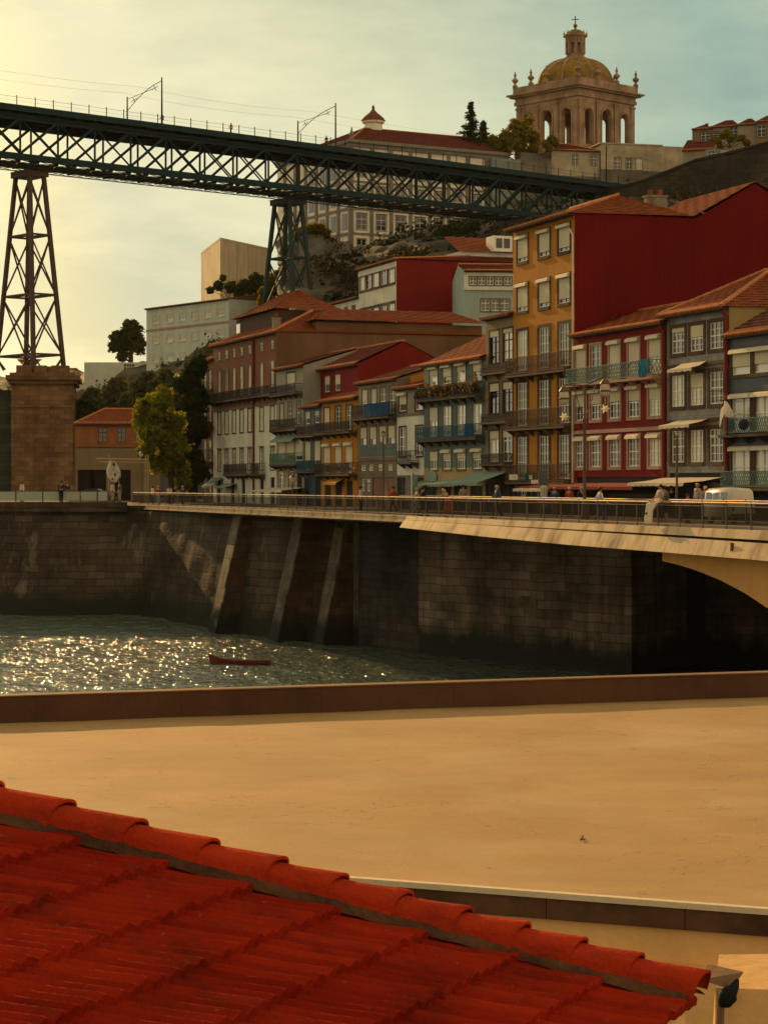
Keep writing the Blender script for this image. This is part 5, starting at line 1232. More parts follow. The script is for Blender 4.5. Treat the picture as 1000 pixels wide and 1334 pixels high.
# caps
ends = [88, 183, 278, 368, 448, 533, 612, 688, 763, 838, 925]
av = [Lv * e / 925 for e in ends]; prev = [av[0] - (av[1] - av[0])] + av[:-1]
more = []; 
for k in range(1, 8): more.append((prev[0] - .41 * k, prev[0] - .41 * (k - 1)))
cap_up = Vector((0, 0, 1))
def cap(a0, a1, i):
    q = MB(); n = 14; secs = []
    for (a, r, l) in ((a0 - .05, .098, .040), (a0 + .1, .101, .046), (a1 - .06, .108, .062), (a1 - .004, .110, .065), (a1, .108, .064)):
        c = P0 + vdir * a + rn * l
        secs.append([c - cd * (math.cos(math.pi * k / n)) * r * 1.25 + rn * (math.sin(math.pi * k / n) ** .42 * r * 1.30 - .035) for k in range(n + 1)])
    c = P0 + vdir * a1 + rn * .062; secs.append([c - cd * (math.cos(math.pi * k / n)) * .12 + rn * (math.sin(math.pi * k / n) ** .42 * .128 - .035) for k in range(n + 1)])
    vs = [p + rn * .004 * noise.noise(p * 9) for s_ in secs for p in s_]; W = n + 1
    q.add(vs, [(j * W + k, j * W + k + 1, (j + 1) * W + k + 1, (j + 1) * W + k) for j in range(len(secs) - 1) for k in range(n)])
    return q.build('ridge_cap', M_rc, rf, smooth=True)
for i, (a, b) in enumerate(list(zip(prev, av)) + more): cap(a, b, i)
mb = MB(); E0 = P0 + vdir * (Lv - .02) - rn * .06; 
for k in range(1): slab_v = [E0 + cd * .12, E0 + cd * 7, E0 + cd * 7 - Vector((0, 0, .5)), E0 + cd * .12 - Vector((0, 0, .5))]
mb.add(slab_v, [(0, 1, 2, 3)]); mb.build('eave_board', M_bwall, rf)
# ------------------------------------------------------------------ trees and plants
def leaf_cloud(blobs, n, size, seed, flat=1.0):
    r = random.Random(seed); mb = MB(); tot = sum(b[3] ** 2 for b in blobs)
    for (x, y, z, rad) in blobs:
        for _ in range(int(n * rad ** 2 / tot)):
            d = Vector((r.gauss(0, 1), r.gauss(0, 1), r.gauss(0, 1))).normalized()
            k = r.random() ** .45; p = Vector((x, y, z)) + Vector((d.x, d.y, d.z * flat)) * rad * k * (.8 + .45 * noise.noise(d * 2.2 + Vector((x, y, z))))
            if noise.noise(p * (1.3 / max(rad, .5)) * 2.0 + Vector((seed, 0, 0))) < -.22: continue
            nrm = (d + Vector((r.gauss(0, .7), r.gauss(0, .7), r.gauss(0, .7)))).normalized(); s = size * r.uniform(.6, 1.35)
            e = nrm.orthogonal().normalized(); t = r.uniform(0, 6.28); f = nrm.cross(e); a = (e * math.cos(t) + f * math.sin(t)) * s; b = nrm.cross(a) * .62
            mb.add([p - a, p - b * .8 + a * .1, p + a, p + b * .8 + a * .1], [(0, 1, 2, 3)])
    return mb
M_bark = mat('tree_bark', (.07, .045, .028), var=.7, streak=.4)
def tree(name, lab, base, blobs, trunk_h, tr, m, n, size, seed, cat='tree', group=None, flat=1.0):
    t = thing(name, lab, cat, base, 0, group); mb = MB()
    tp_ = Vector((0, 0, trunk_h)); mb.tube([(0, 0, -.5), (tr * .3, 0, trunk_h * .5), tp_], [tr * 1.25, tr, tr * .8], 10)
    r = random.Random(seed)
    for (x, y, z, rad) in blobs:
        c = Vector((x, y, z)); s = tp_ if z > trunk_h * 1.1 else Vector((0, 0, max(.3, z - rad)))
        mid = s.lerp(c, .5) + Vector((r.uniform(-.2, .2), r.uniform(-.2, .2), .1)) * rad
        mb.tube([s, mid, c], [tr * .5, tr * .3, tr * .12], 6)
        for _ in range(4):
            d = Vector((r.gauss(0, 1), r.gauss(0, 1), r.gauss(.3, 1))).normalized(); mb.tube([c, c + d * rad * .75], [tr * .12, tr * .04], 5)
    mb.build('trunk', M_bark, t, smooth=True)
    leaf_cloud(blobs, n, size, seed, flat).build('crown', m, t); return t
L_yel = leafmat('backlit_yellow_leaves', (.25, .25, .04), (.09, .11, .025), .55)
L_dark = leafmat('dark_green_leaves', (.04, .055, .02), (.02, .03, .013), .35)
L_mid = leafmat('mid_green_leaves', (.08, .09, .028), (.04, .05, .018), .4)
L_gold = leafmat('golden_green_leaves', (.26, .20, .02), (.10, .10, .02), .5)
def bl(px, py, rpx, Y, base, dy=0): p = at(px, py, Y) - base; return (p.x, dy, p.z, rpx / F * Y)
Y = 205; b0 = Vector((wx(222, Y), Y, 0))
tree('leafy_tree', 'yellow green backlit tree with drooping boughs left of the corner house', b0, [bl(*q, Y, b0, d) for *q, d in ((206, 532, 26, 0), (188, 545, 20, 0), (222, 552, 24, 1), (200, 570, 27, -1), (226, 585, 26, 0), (180, 552, 12, 1), (210, 602, 22, 0), (232, 610, 20, 1), (238, 630, 14, 0), (214, 515, 15, 0), (192, 590, 14, -1), (186, 528, 13, 0))], 4.0, .28, L_yel, 22000, .20, 11)
Y = 214; b0 = Vector((wx(252, Y), Y, 0))
tree('leafy_tree', 'tall dark tree standing close against the corner house', b0, [bl(*q, Y, b0, d) for *q, d in ((256, 480, 18, 0), (244, 500, 20, 0), (258, 520, 22, 0), (240, 535, 22, 1), (256, 560, 24, -1), (244, 590, 24, 0), (258, 615, 20, 0), (238, 560, 20, 0), (262, 470, 10, 0), (232, 500, 9, 0), (246, 632, 14, 0))], 4.5, .35, L_dark, 20000, .22, 12)
Y = 372; b0 = Vector((wx(170, Y), Y, wz(480, Y)))
tree('leafy_tree', 'round dark tree on the skyline left of the big pale building', b0, [bl(*q, Y, b0, d) for *q, d in ((172, 432, 17, 0), (160, 446, 16, 1), (180, 450, 14, 0), (152, 440, 11, 0), (168, 424, 10, 0), (148, 452, 9, 0), (160, 464, 9, 0))], 4, .4, L_mid, 6000, .42, 13)
for i, (px, py, rp, Y, lab) in enumerate(((118, 522, 20, 292, 'hazy dark tree nearest the stone pier'), (150, 512, 24, 300, 'broad hazy tree in front of the hillside garden wall'), (190, 503, 24, 306, 'hazy dark tree below the big pale building'), (214, 498, 20, 300, 'hazy tree just left of the tall dark tree'), (165, 528, 20, 284, 'low hazy tree above the small orange house roof'))):
    b0 = Vector((wx(px, Y), Y, wz(560, Y)))
    tree('hill_tree', lab, b0, [bl(px + a * rp, py + c * rp, rp * k, Y, b0, d) for a, c, k, d in ((0, 0, .8, 0), (-.6, .3, .6, 1), (.6, .3, .6, -1), (.1, -.4, .6, 0), (-.2, .9, .8, 0), (.5, 1.0, .7, 0), (-.6, 1.2, .6, 0))], 3, .3, leafmat('haze_paled_leaves', (.10, .105, .05), (.055, .06, .03), .3), 4500, .42, 20 + i, group='trees on the left hillside')  # leaf colour lightened to look hazy
Y = 402; b0 = Vector((wx(672, Y), Y, wz(216, Y)))
tree('leafy_tree', 'rounded golden green tree left of the domed belfry', b0, [bl(*q, Y, b0, d) for *q, d in ((678, 172, 18, 0), (660, 180, 16, 1), (692, 178, 14, 0), (650, 190, 14, 0), (672, 192, 18, -1), (688, 158, 9, 0), (670, 162, 10, 0), (642, 182, 8, 0), (694, 194, 13, 0), (655, 200, 10, 0))], 3, .4, L_gold, 9000, .36, 31)
Y = 398; b0 = Vector((wx(716, Y), Y, wz(203, Y)))
tree('leafy_tree', 'small bright yellow tree at the foot of the belfry', b0, [bl(*q, Y, b0, 0) for q in ((718, 181, 8), (711, 187, 7), (723, 187, 6), (715, 194, 7))], 1, .2, L_gold, 2200, .3, 32)
def conifer(lab, px, yt, yb, Y, wpx, seed, m):
    b0 = Vector((wx(px, Y), Y, wz(yb, Y))); H = (yb - yt) / F * Y; Rr = wpx / F * Y; t = thing('pine_tree', lab, 'tree', b0); r = random.Random(seed)
    mb = MB(); mb.tube([(0, 0, -.5), (0, 0, H * .6), (0, 0, H)], [.35, .18, .03], 8); mb.build('trunk', M_bark, t, smooth=True)
    q = MB(); n = 26
    for i in range(n):
        z = H * (.06 + .92 * i / n); rad = Rr * (1 - i / n) ** .9 * (1.0 if i % 3 else 1.25) * r.uniform(.7, 1.15) + .15
        for k in range(9):
            a = r.uniform(0, 6.28); e = Vector((math.cos(a), math.sin(a), 0)); L = rad * r.uniform(.6, 1.1)
            for s in range(int(10 + 14 * L / max(Rr, .1))):
                f = r.random(); p = Vector((0, 0, z)) + e * L * f + Vector((r.gauss(0, .12), r.gauss(0, .12), -.28 * L * f + .25 * L * f * f + r.gauss(0, .1)))
                d = Vector((r.gauss(0, 1), r.gauss(0, 1), r.gauss(0, .5))).normalized() * .26; w = d.orthogonal().normalized() * .10; q.quad(p - d - w, p + d - w, p + d + w, p - d + w)
    q.build('crown', m, t)
conifer('tall slender pine with layered boughs rising above the palace roof', 613, 130, 214, 404, 25, 41, L_dark)
conifer('shorter pine tucked between the tall pine and the golden tree', 629, 156, 212, 406, 18, 42, L_mid)
def bush(lab, px, py, Y, blobs, m, n, size, seed, name='shrub', cat='shrub', flat=1.0, group=None):
    b0 = at(px, py, Y); t = thing(name, lab, cat, b0, 0, group); r = random.Random(seed); mb = MB(); bs = [(*[c for c in bl(q[0], q[1], q[2], Y, b0)],) for q in blobs]
    for b in bs: mb.tube([(0, 0, -.3), (b[0] * .5, b[1] * .5, b[2] * .6), b[:3]], [.09, .06, .03], 5)
    mb.build('stem', M_bark, t); leaf_cloud(bs, n, size, seed, flat).build('crown', m, t); return t
bush('flat topped bush on the cliff edge beside the second tower', 405, 310, 342, [(395, 302, 10), (410, 299, 12), (424, 303, 8), (386, 308, 7), (384, 318, 6), (417, 296, 7)], L_gold, 4200, .34, 51, flat=.8)
bush('bright yellow bush behind the second tower left of the cliff', 348, 400, 330, [(352, 366, 10), (345, 380, 10), (356, 380, 9), (342, 392, 8), (362, 356, 6), (352, 396, 10)], L_gold, 3600, .34, 52)
bush('dark scrub along the foot of the concrete block', 300, 392, 370, [(284, 372, 8), (300, 374, 9), (318, 372, 10), (334, 366, 12), (290, 362, 5), (330, 380, 10), (274, 378, 6), (310, 382, 9), (345, 372, 9)], L_mid, 4600, .4, 53)
bush('ivy with bright leaves draped over the hilltop house wall', 950, 190, 376, [(942, 176, 8), (934, 184, 7), (952, 180, 8), (965, 180, 7), (946, 172, 6), (972, 186, 6), (938, 191, 5)], L_gold, 3000, .32, 55, flat=.8)
bush('yellow weeds growing out of the river wall below the railing', 448, 690, 146.5, [(448, 682, 5), (456, 680, 5), (441, 684, 5), (462, 684, 4), (450, 690, 4)], L_gold, 1300, .13, 56, name='wall_weeds', cat='weeds')
bush('dark creeping scrub on the slope under the palace terrace', 560, 315, 366, [(520, 322, 14), (545, 312, 14), (580, 304, 16), (615, 300, 16), (640, 296, 14), (500, 326, 10), (600, 322, 16)], L_dark, 5200, .5, 57, flat=.6)
bush('brown dry scrub on the slope above the red walled house', 620, 345, 315, [(590, 350, 14), (620, 340, 16), (645, 335, 14), (655, 352, 12), (605, 332, 10)], L_mid, 4200, .36, 58, flat=.7)

def scrub(name, fn, n, size, m, seed, amin=0, amax=1, bmin=0, bmax=1, thr=-.05):
    r = random.Random(seed); mb = MB()
    while n > 0:
        a, b = r.uniform(amin, amax), r.uniform(bmin, bmax); p = Vector(fn(a, b)); k = noise.noise(p * .10 + Vector((seed, 3, 0))) + .5 * noise.noise(p * .35)
        n -= 1
        if k < thr: continue
        H = (k - thr) * 5.5
        for _ in range(5):
            q = p + Vector((r.gauss(0, .6), r.gauss(0, .6) - .5, r.uniform(.0, 1) * H)); s_ = size * r.uniform(.5, 1.3)
            d = Vector((r.gauss(0, 1), r.gauss(-.4, 1), r.gauss(.3, .8))).normalized(); e_ = d.orthogonal().normalized() * s_; f_ = d.cross(e_).normalized() * s_ * .6; mb.quad(q - e_, q - f_, q + e_, q + f_)
    return tag(mb.build(name, m), kind='stuff')
L_hazy = leafmat('haze_paled_leaves', (.10, .105, .05), (.055, .06, .03), .3)  # distance haze painted into a paler leaf colour
L_scrub = leafmat('dull_scrub_leaves', (.045, .045, .022), (.018, .019, .012), .25)
scrub('hillside_scrub', hillfn, 4200, .42, L_scrub, 71, amin=.17, bmax=.86)
scrub('hillside_scrub', lambda a, b: at(*lin(lbot, a)).lerp(at(*lin(ltop, a)), b), 2600, .40, L_hazy, 72, bmax=.78, thr=-.1)
scrub('cliff_growth', cliff, 900, .3, L_scrub, 73, thr=.22)

# ------------------------------------------------------------------ street lamps
M_glass = leafmat('milky_lantern_glass', (.75, .68, .52), (.70, .62, .48), .5, (1, 1, 1))
M_pole = mat('bronze_lamp_paint', (.14, .085, .05), rough=.5, streak=.1)
def lamp(lab, px, Y, ytop, arm, rz, yfoot=None):
    zt = wz(ytop, Y); t = thing('street_lamp', lab, 'street lamp', (wx(px, Y), Y, 0), rz); s = zt / 7.3
    mb = MB(); mb.lathe([(.22, 0), (.24, .15), (.16, .3), (.15, .9), (.10, 1.05), (.085, 1.3), (.075, zt * .72), (.12, zt * .73), (.12, zt * .75), (.06, zt * .76), (.05, zt)], n=12); mb.build('pole', M_pole, t, smooth=True)
    for sg in (-1, 1):
        q = MB(); q.tube([(0, 0, zt - .06), (sg * arm * .6, 0, zt - .02 + (.25 if sg > 0 else 0)), (sg * arm, 0, zt + (.42 if sg > 0 else -.02))], .035, 6); q.tube([(0, 0, zt * .76), (sg * arm * .22, 0, zt * .82), (sg * arm * .42, 0, zt * .93), (sg * arm * .55, 0, zt)], .028, 6); q.build('lamp_arm', M_pole, t)
        zz = zt + (.34 if sg > 0 else -.06); c = (sg * arm, 0, zz)
        q = MB(); q.lathe([(.03, 0), (.12, -.06), (.26, -.24), (.28, -.3), (.24, -.32)], c, 14); q.lathe([(.27, -.62), (.29, -.66), (.27, -.72)], c, 14); ln_ = q.build('lantern', M_pole, t, smooth=True)
        q = MB(); q.lathe([(.22, -.32), (.25, -.45), (.25, -.62)], c, 14); q.lathe([(.25, -.72), (.24, -.86), (.15, -.96), (.05, -1.0)], c, 14); q.build('lantern_glass', M_glass, ln_, smooth=True)
        q = MB(); cz = zz - 1.6; q.tube([(c[0], 0, zz - 1.0), (c[0], 0, cz + .2)], .018, 5)
        for k in range(6):
            a = k * math.pi / 3; q.add([(c[0] + .26 * math.cos(a), 0, cz + (.20 if k % 2 else .3) * math.sin(a)), (c[0] + .12 * math.cos(a + .52), .08, cz + .12 * math.sin(a + .52)), (c[0], .16, cz), (c[0] + .12 * math.cos(a - .52), .08, cz + .12 * math.sin(a - .52)), (c[0] + .12 * math.cos(a + .52), -.08, cz + .12 * math.sin(a + .52)), (c[0], -.16, cz), (c[0] + .12 * math.cos(a - .52), -.08, cz + .12 * math.sin(a - .52))], [(0, 1, 2), (0, 2, 3), (0, 5, 4), (0, 6, 5)])
        q.build('star_pendant', M_glass, ln_)
    return t
lamp('tall double armed bronze street lamp with star pendants in front of the dark red house', 761, 110.8, 501, 1.06, R(0))
def post_lamp(lab, px, Y, yl, r=.2):
    zt = wz(yl, Y); t = thing('globe_lamp', lab, 'street lamp', (wx(px, Y), Y, 0)); mb = MB(); mb.lathe([(.14, 0), (.14, .2), (.07, .4), (.055, zt - r), (.09, zt - r)], n=10); mb.build('pole', M_pole, t, smooth=True)
    q = MB(); q.lathe([(r * .5, -r), (r * .9, -r * .4), (r, 0), (r * .9, r * .4), (r * .4, r)], (0, 0, zt), 12); g = q.build('lamp_globe', M_glass, t, smooth=True); q = MB(); q.lathe([(r * 1.05, r * .5), (r * .6, r * .95), (.03, r * 1.4)], (0, 0, zt), 12); q.build('lamp_cap', M_pole, g)
post_lamp('glowing globe lamp in front of the narrow grey house with green awnings', 381, 182, 624, .26)
post_lamp('slim globe lamp in front of the house with the blue cloth balcony', 499, 160, 566, .2)
post_lamp('slender globe lamp standing right of the hanging spotted cloth', 184, 200, 592, .2)
post_lamp('plain slim lamp post in front of the grey glazed tile house', 881, 112, 565, .1)

# ------------------------------------------------------------------ small street things
def rot_thing(name, lab, cat, fr, px, y, z=0.0, group=None): return thing(name, lab, cat, fr.pt(fr.u(px, y), y, z), fr.t, group)
# little van
yv = 7.0; uv1 = RAIL.u(948, yv); uv0 = RAIL.u(914, yv); Lv_ = uv1 - uv0; Hv = RAIL.z(948, 637.5, yv) + .1
van = thing('white_van', 'small cream van with a rounded roof parked behind the railings at the right', 'van', RAIL.pt(uv1, yv, 0), FA)
M_van = mat('cream_van_paint', (.62, .52, .36), rough=.3, streak=.05, coat=.5, bump=.02); Wv = 1.5
def rrect(w0, w1, z0, z1, r, n=5):
    pts = []
    for cx, cz, a0 in ((w1 - r, z0 + .05, -90), (w1 - r, z1 - r, 0), (w0 + r, z1 - r, 90), (w0 + r, z0 + .05, 180)):
        rr_ = r if cz > z0 + .1 else .05
        for k in range(n + 1): a = R(a0 + 90 * k / n); pts.append((cx + (r if rr_ == r else r) * math.cos(a) if rr_ == r else cx + (r) * (1 if math.cos(a) > .01 else (-1 if math.cos(a) < -.01 else 0)), cz + rr_ * math.sin(a)))
    return pts
mb = MB(); prof = []
for x, ins, zt in ((-Lv_, .10, Hv - .18), (-Lv_ + .12, .02, Hv - .05), (-Lv_ * .5, 0, Hv), (-.14, .02, Hv - .03), (0, .10, Hv - .14)):
    ww = Wv - ins; prof.append([(x, ins, .32), (x, ins - .0, .85), (x, ins + .10, zt - .16), (x, ins + .28, zt - .02), (x, Wv / 2, zt), (x, Wv - ins - .28, zt - .02), (x, Wv - ins - .10, zt - .16), (x, Wv - ins, .85), (x, Wv - ins, .32)])
vs = [p for s_ in prof for p in s_]; mb.add(vs, [(i * 9 + k, i * 9 + k + 1, i * 9 + 10 + k, i * 9 + 9 + k) for i in range(4) for k in range(8)] + [tuple(range(8, -1, -1)), tuple(36 + k for k in range(9))]); mb.build('body', M_van, van, smooth=True)
mb = MB(); mb.quad((.012, .28, .92), (.012, Wv - .28, .92), (-.035, Wv - .34, Hv - .2), (-.035, .34, Hv - .2)); mb.build('rear_window', M_dark, van)
for k in range(3):
    a, b = -Lv_ + .25 + k * (Lv_ - .4) / 3, -Lv_ + .13 + (k + 1) * (Lv_ - .4) / 3; mb = MB(); mb.quad((a, .0, .9), (b, .0, .9), (b, .085, Hv - .24), (a, .085, Hv - .24)); mb.build('side_window', M_dark, van)
for x in (-Lv_ + .6, -.6):
    for y in (.06, Wv - .2):
        mb = MB(); mb.tube([(x, y, .3), (x, y + .16, .3)], .3, 18); wl = mb.build('wheel', mat('tyre_rubber', (.02, .02, .02), streak=0), van, smooth=True); q = MB(); q.tube([(x, y - .01, .3), (x, y + .17, .3)], .16, 14); q.build('rim', M_sash, wl)
for y in (.18, Wv - .3): mb = MB(); mb.box(.0, .03, y, y + .12, .6, .8); mb.build('tail_light', M_pipe, van)
mb = MB(); mb.box(.02, .1, .1, Wv - .1, .36, .48); mb.build('bumper', M_iron, van)
# dark parked car and scooter at the left
cy = 187.5; car = thing('parked_car', 'dark car with one bright headlight parked behind the pale panel barrier', 'car', (wx(122, cy), cy, .0), R(-8))
mb = MB(); prof = [(-2.0, .35, .75), (-1.9, .3, .85), (-1.1, .28, .95), (-.6, .28, 1.42), (.5, .28, 1.45), (1.2, .28, 1.0), (1.9, .3, .85), (2.05, .35, .6)]; vs = []
for x, z0, z1 in prof: vs += [(x, -.8, z0), (x, -.82, z1 * .62), (x, -.62, z1), (x, .62, z1), (x, .82, z1 * .62), (x, .8, z0)]
mb.add(vs, [(i * 6 + k, i * 6 + k + 1, i * 6 + 7 + k, i * 6 + 6 + k) for i in range(7) for k in range(5)] + [(5, 4, 3, 2, 1, 0), tuple(42 + k for k in range(6))]); mb.build('body', mat('dark_car_paint', (.02, .02, .022), rough=.25, coat=.5, streak=0), car, smooth=True)
M_glint = bpy.data.materials.new('glowing_sun_glint'); M_glint.use_nodes = True; p_ = M_glint.node_tree.nodes['Principled BSDF']; p_.inputs['Emission Color'].default_value = (1, .62, .25, 1); p_.inputs['Emission Strength'].default_value = 3.0
for x in (-1.2, 1.25):
    for y in (-.86, .66): mb = MB(); mb.tube([(x, y, .32), (x, y + .2, .32)], .32, 16); mb.build('wheel', MATS['tyre_rubber'], car, smooth=True)
mb = MB(); mb.lathe([(.02, -.1), (.22, -.04), (.26, .02), (.05, .06)], (-.72, -.86, 1.0), 12); mb.build('glint', M_glint, car)  # emissive disc added for the sun's glint on the car
mb = MB(); mb.quad((-.55, -.72, .98), (.5, -.72, .98), (.42, -.66, 1.34), (-.45, -.66, 1.34)); mb.build('side_window', M_dark, car)
# timber frame with a spotted cloth
fy = 196.0; fr_ = thing('timber_frame', 'slender timber pole frame over the quay beside the orange house', 'frame', (0, fy, 0))
M_timber = mat('pale_timber', (.40, .28, .16), streak=.2)
mb = MB(); zt = wz(599, fy); x0, x1 = wx(126, fy), wx(192, fy); mb.tube([(x0, 0, zt + .1), (x1, 0, zt)], .10, 6); mb.tube([(x0, 1.5, zt - .2), (x1, .3, zt - .25)], .08, 6); mb.build('beam', M_timber, fr_)
for px, yy in ((142, 0), (193, 0), (188, 1.2)): mb = MB(); mb.tube([(wx(px, fy), yy, 0), (wx(px, fy), yy, zt + .5)], [.10, .07], 6); mb.build('frame_post', M_timber, fr_)
def spotmat():
    m = bpy.data.materials.new('white_cloth_with_dark_spots'); m.use_nodes = True; T = NT(m.node_tree); P = m.node_tree.nodes['Principled BSDF']; tc = T.n('ShaderNodeTexCoord'); v = T.n('ShaderNodeTexVoronoi', Scale=1.9); T.l(tc.outputs['Object'], v.inputs['Vector'])
    c = T.mix(T.math('LESS_THAN', v.outputs['Distance'], .30), (.55, .47, .34), (.03, .025, .02)); T.l(c, P.inputs['Base Color']); P.inputs['Roughness'].default_value = .9; return m
mb = MB(); N = 10; cx = wx(146.5, fy)
for i in range(N):
    for s_ in (0,): pass
vs = []
for j in range(13):
    t = j / 12; w = (.12 + 1.0 * math.sin(math.pi * min(1, t * .72 + .05))) * (1 if t < .85 else .75)
    for i in range(N + 1):
        q_ = i / N - .5; vs.append((cx + q_ * w * 1.15 + .25 * t, -.25 + .18 * math.sin(q_ * 9 + t * 3), zt - .05 - 1.95 * t - .1 * math.cos(q_ * 5)))
mb.add(vs, [(j * 11 + i, j * 11 + i + 1, j * 11 + 12 + i, j * 11 + 11 + i) for j in range(12) for i in range(N)]); o = mb.build('spotted_cloth', spotmat(), loc=(0, fy, 0), smooth=True); tag(o, 'white cloth with dark spots hanging from the timber frame', 'cloth')

# signs and shop furniture in front of the ochre house
def sign(name, lab, px, yt, yb, w, y, m, marks=None, pole=True):
    fr = ROW; Yp = fr.Y(px, y); u = fr.u(px, y); z1, z0 = wz(yt, Yp), wz(yb, Yp); t = thing(name, lab, 'sign', fr.pt(u, y, 0), R(0)); mb = MB(); mb.box(-w / 2, w / 2, -.05, .05, z0, z1); b = mb.build('board', m, t)
    if marks:
        q = MB()
        for (a, b0, c_, d) in marks: q.box(a * w / 2, b0 * w / 2, -.07, -.053, z0 + (z1 - z0) * c_, z0 + (z1 - z0) * d)
        q.build('lettering', M_sash, b)
    q = MB()
    if pole: q.tube([(0, .08, 0), (0, .08, z1)], .035, 6); q.build('sign_post', M_iron, t)
    else: q.box(-.03, .03, .055, 1.2, z1 - .2, z1 - .12); q.build('bracket', M_iron, t)
M_sgreen = mat('dark_green_sign', (.02, .10, .08), rough=.4, streak=0); M_sgrey = mat('grey_green_board', (.12, .14, .12), rough=.6, streak=.1)
sign('hanging_sign', 'dark green hanging sign with a white mark under the ochre house', 689.5, 617, 626, .62, -1.6, M_sgreen, [(-.1, .5, .2, .45), (-.1, .1, .45, .8), (.3, .5, .45, .8)], False)
sign('hanging_sign', 'small white hanging sign at the edge of the pale green awning', 668.5, 618, 625, .55, -2.0, M_sash, None, False)
sign('shop_sign', 'small white sign board beside the dark green hanging sign', 696.5, 625, 630, .5, -1.6, M_sash, None, False)
sign('menu_board', 'dark board with pale letters by the doors of the ochre house', 681, 636, 652, .75, -1.2, M_navy, [(-.3, -.2, .35, .8), (-.3, .05, .35, .45), (.15, .25, .35, .75), (.25, .45, .35, .45), (.4, .5, .5, .7)])
sign('menu_board', 'tall blank grey green board above the folded white parasol', 706.5, 613, 633, .55, -3.0, M_sgrey)
# folded parasol
Yp = ROW.Y(708, -3.6); pz = thing('folded_parasol', 'folded cream parasol standing in front of the ochre house', 'parasol', ROW.pt(ROW.u(708, -3.6), -3.6, 0)); zt = wz(632, Yp); zb_ = wz(661, Yp)
mb = MB(); mb.tube([(0, 0, 0), (0, 0, zt + .1)], .03, 6); mb.build('pole', M_iron, pz)
mb = MB(); n = 18; vs = []
for (k, z) in ((.10, zt), (.24, zt - .15), (.22, (zt + zb_) / 2), (.25, zb_)):
    for i in range(n): a = 2 * math.pi * i / n; r_ = k * (1 if i % 2 else .72); vs.append((r_ * math.cos(a), r_ * math.sin(a), z))
mb.add(vs, [(j * n + i, j * n + (i + 1) % n, (j + 1) * n + (i + 1) % n, (j + 1) * n + i) for j in range(3) for i in range(n)]); mb.build('canopy', M_awwhite, pz)
# flag on a white pole
fp = thing('flag_pole', 'thin white pole with a limp pale flag below the orange dormer house', 'flag', ROW.pt(ROW.u(536, -3), -3, 0)); Yp = ROW.Y(536, -3); mb = MB(); mb.tube([(0, 0, 0), (0, 0, wz(612, Yp))], .05, 8); mb.build('pole', M_sash, fp)
mb = MB(); z1 = wz(616, Yp); vs = []
for j in range(7):
    for i in range(4): vs.append((.05 + .14 * i * (1 - j * .05) + .03 * math.sin(j * 1.4 + i), .05 * math.sin(i * 2 + j), z1 - .26 * j - .1 * i))
mb.add(vs, [(j * 4 + i, j * 4 + i + 1, j * 4 + 5 + i, j * 4 + 4 + i) for j in range(6) for i in range(3)]); mb.build('flag', M_awgreen, fp)
# laundry by the navy balcony
def garment(name, lab, pts_px, m, y, bulge=.06):
    """a hung cloth outlined in its own vertical plane, with thickness"""
    pts = [(ROW.u(px, y), ROW.z(px, py, y)) for px, py in pts_px]; c = (sum(p[0] for p in pts) / len(pts), sum(p[1] for p in pts) / len(pts)); mb = MB(); n = len(pts)
    for s_ in (-1, 1):
        k = len(mb.v); mb.v += [(p[0], s_ * .015, p[1]) for p in pts] + [((p[0] + c[0]) / 2, s_ * bulge + .03 * math.sin(i * 2.3), (p[1] + c[1]) / 2) for i, p in enumerate(pts)] + [(c[0], s_ * bulge * 1.2, c[1])]
        for i in range(n): j = (i + 1) % n; mb.f += [(k + i, k + j, k + n + j, k + n + i), (k + n + i, k + n + j, k + 2 * n)]
    for i in range(n): j = (i + 1) % n; mb.f.append((i, j, 2 * n + 1 + j, 2 * n + 1 + i))
    o = mb.build(name, m, loc=ROW.pt(0, y, 0), smooth=True); o.rotation_euler = (0, 0, ROW.t); return tag(o, lab, 'laundry', 'laundry drying at the navy house corner')
M_cl = mat('white_cotton', (.66, .54, .38), streak=0, rough=.9); M_cd = mat('dark_cotton', (.03, .03, .035), streak=0, rough=.9); M_cr = mat('maroon_cotton', (.20, .05, .035), streak=0, rough=.9)
garment('hung_shirt', 'white shirt with hanging sleeves drying at the corner of the navy house', [(943, 522), (947, 524), (950, 529), (956, 541), (953, 544), (948, 544), (942, 543), (938, 556), (936.5, 555), (937.5, 540), (939, 532), (942, 529)], M_cl, -.7)
garment('hung_trousers', 'dark trousers hanging below the white shirt', [(945, 544.5), (955, 544.5), (956, 560), (952.5, 560), (950.5, 551), (948, 560), (945, 559)], M_cd, -.62)
garment('hung_towel', 'maroon towel hanging left of the dark trousers', [(941.5, 544), (946, 544.5), (946.5, 566), (942.5, 566)], M_cr, -.75)
garment('hung_cloth', 'small dark red and cream cloth pinned above the white shirt', [(942, 513), (946, 512), (947, 521), (944, 522), (941.5, 518)], M_cr, -.7)
ln2 = thing('clothes_rack', 'thin metal clothes rack fixed at the corner of the navy house', 'rack', ROW.pt(ROW.u(946, 0), 0, 0), ROW.t); mb = MB(); zz = ROW.z(946, 523); 
for z_ in (zz + .55, zz + .02, ROW.z(946, 544)): mb.bar((-.6, -.7, z_), (.9, -.7, z_), .03); mb.bar((.1, 0, z_), (.1, -.7, z_), .03)
mb.build('rack_rod', M_iron, ln2); mb = MB(); zz = ROW.z(946, 568); mb.box(-.35, .35, -.85, -.05, zz - .05, zz + .03); mb.build('rack_shelf', M_box, ln2)
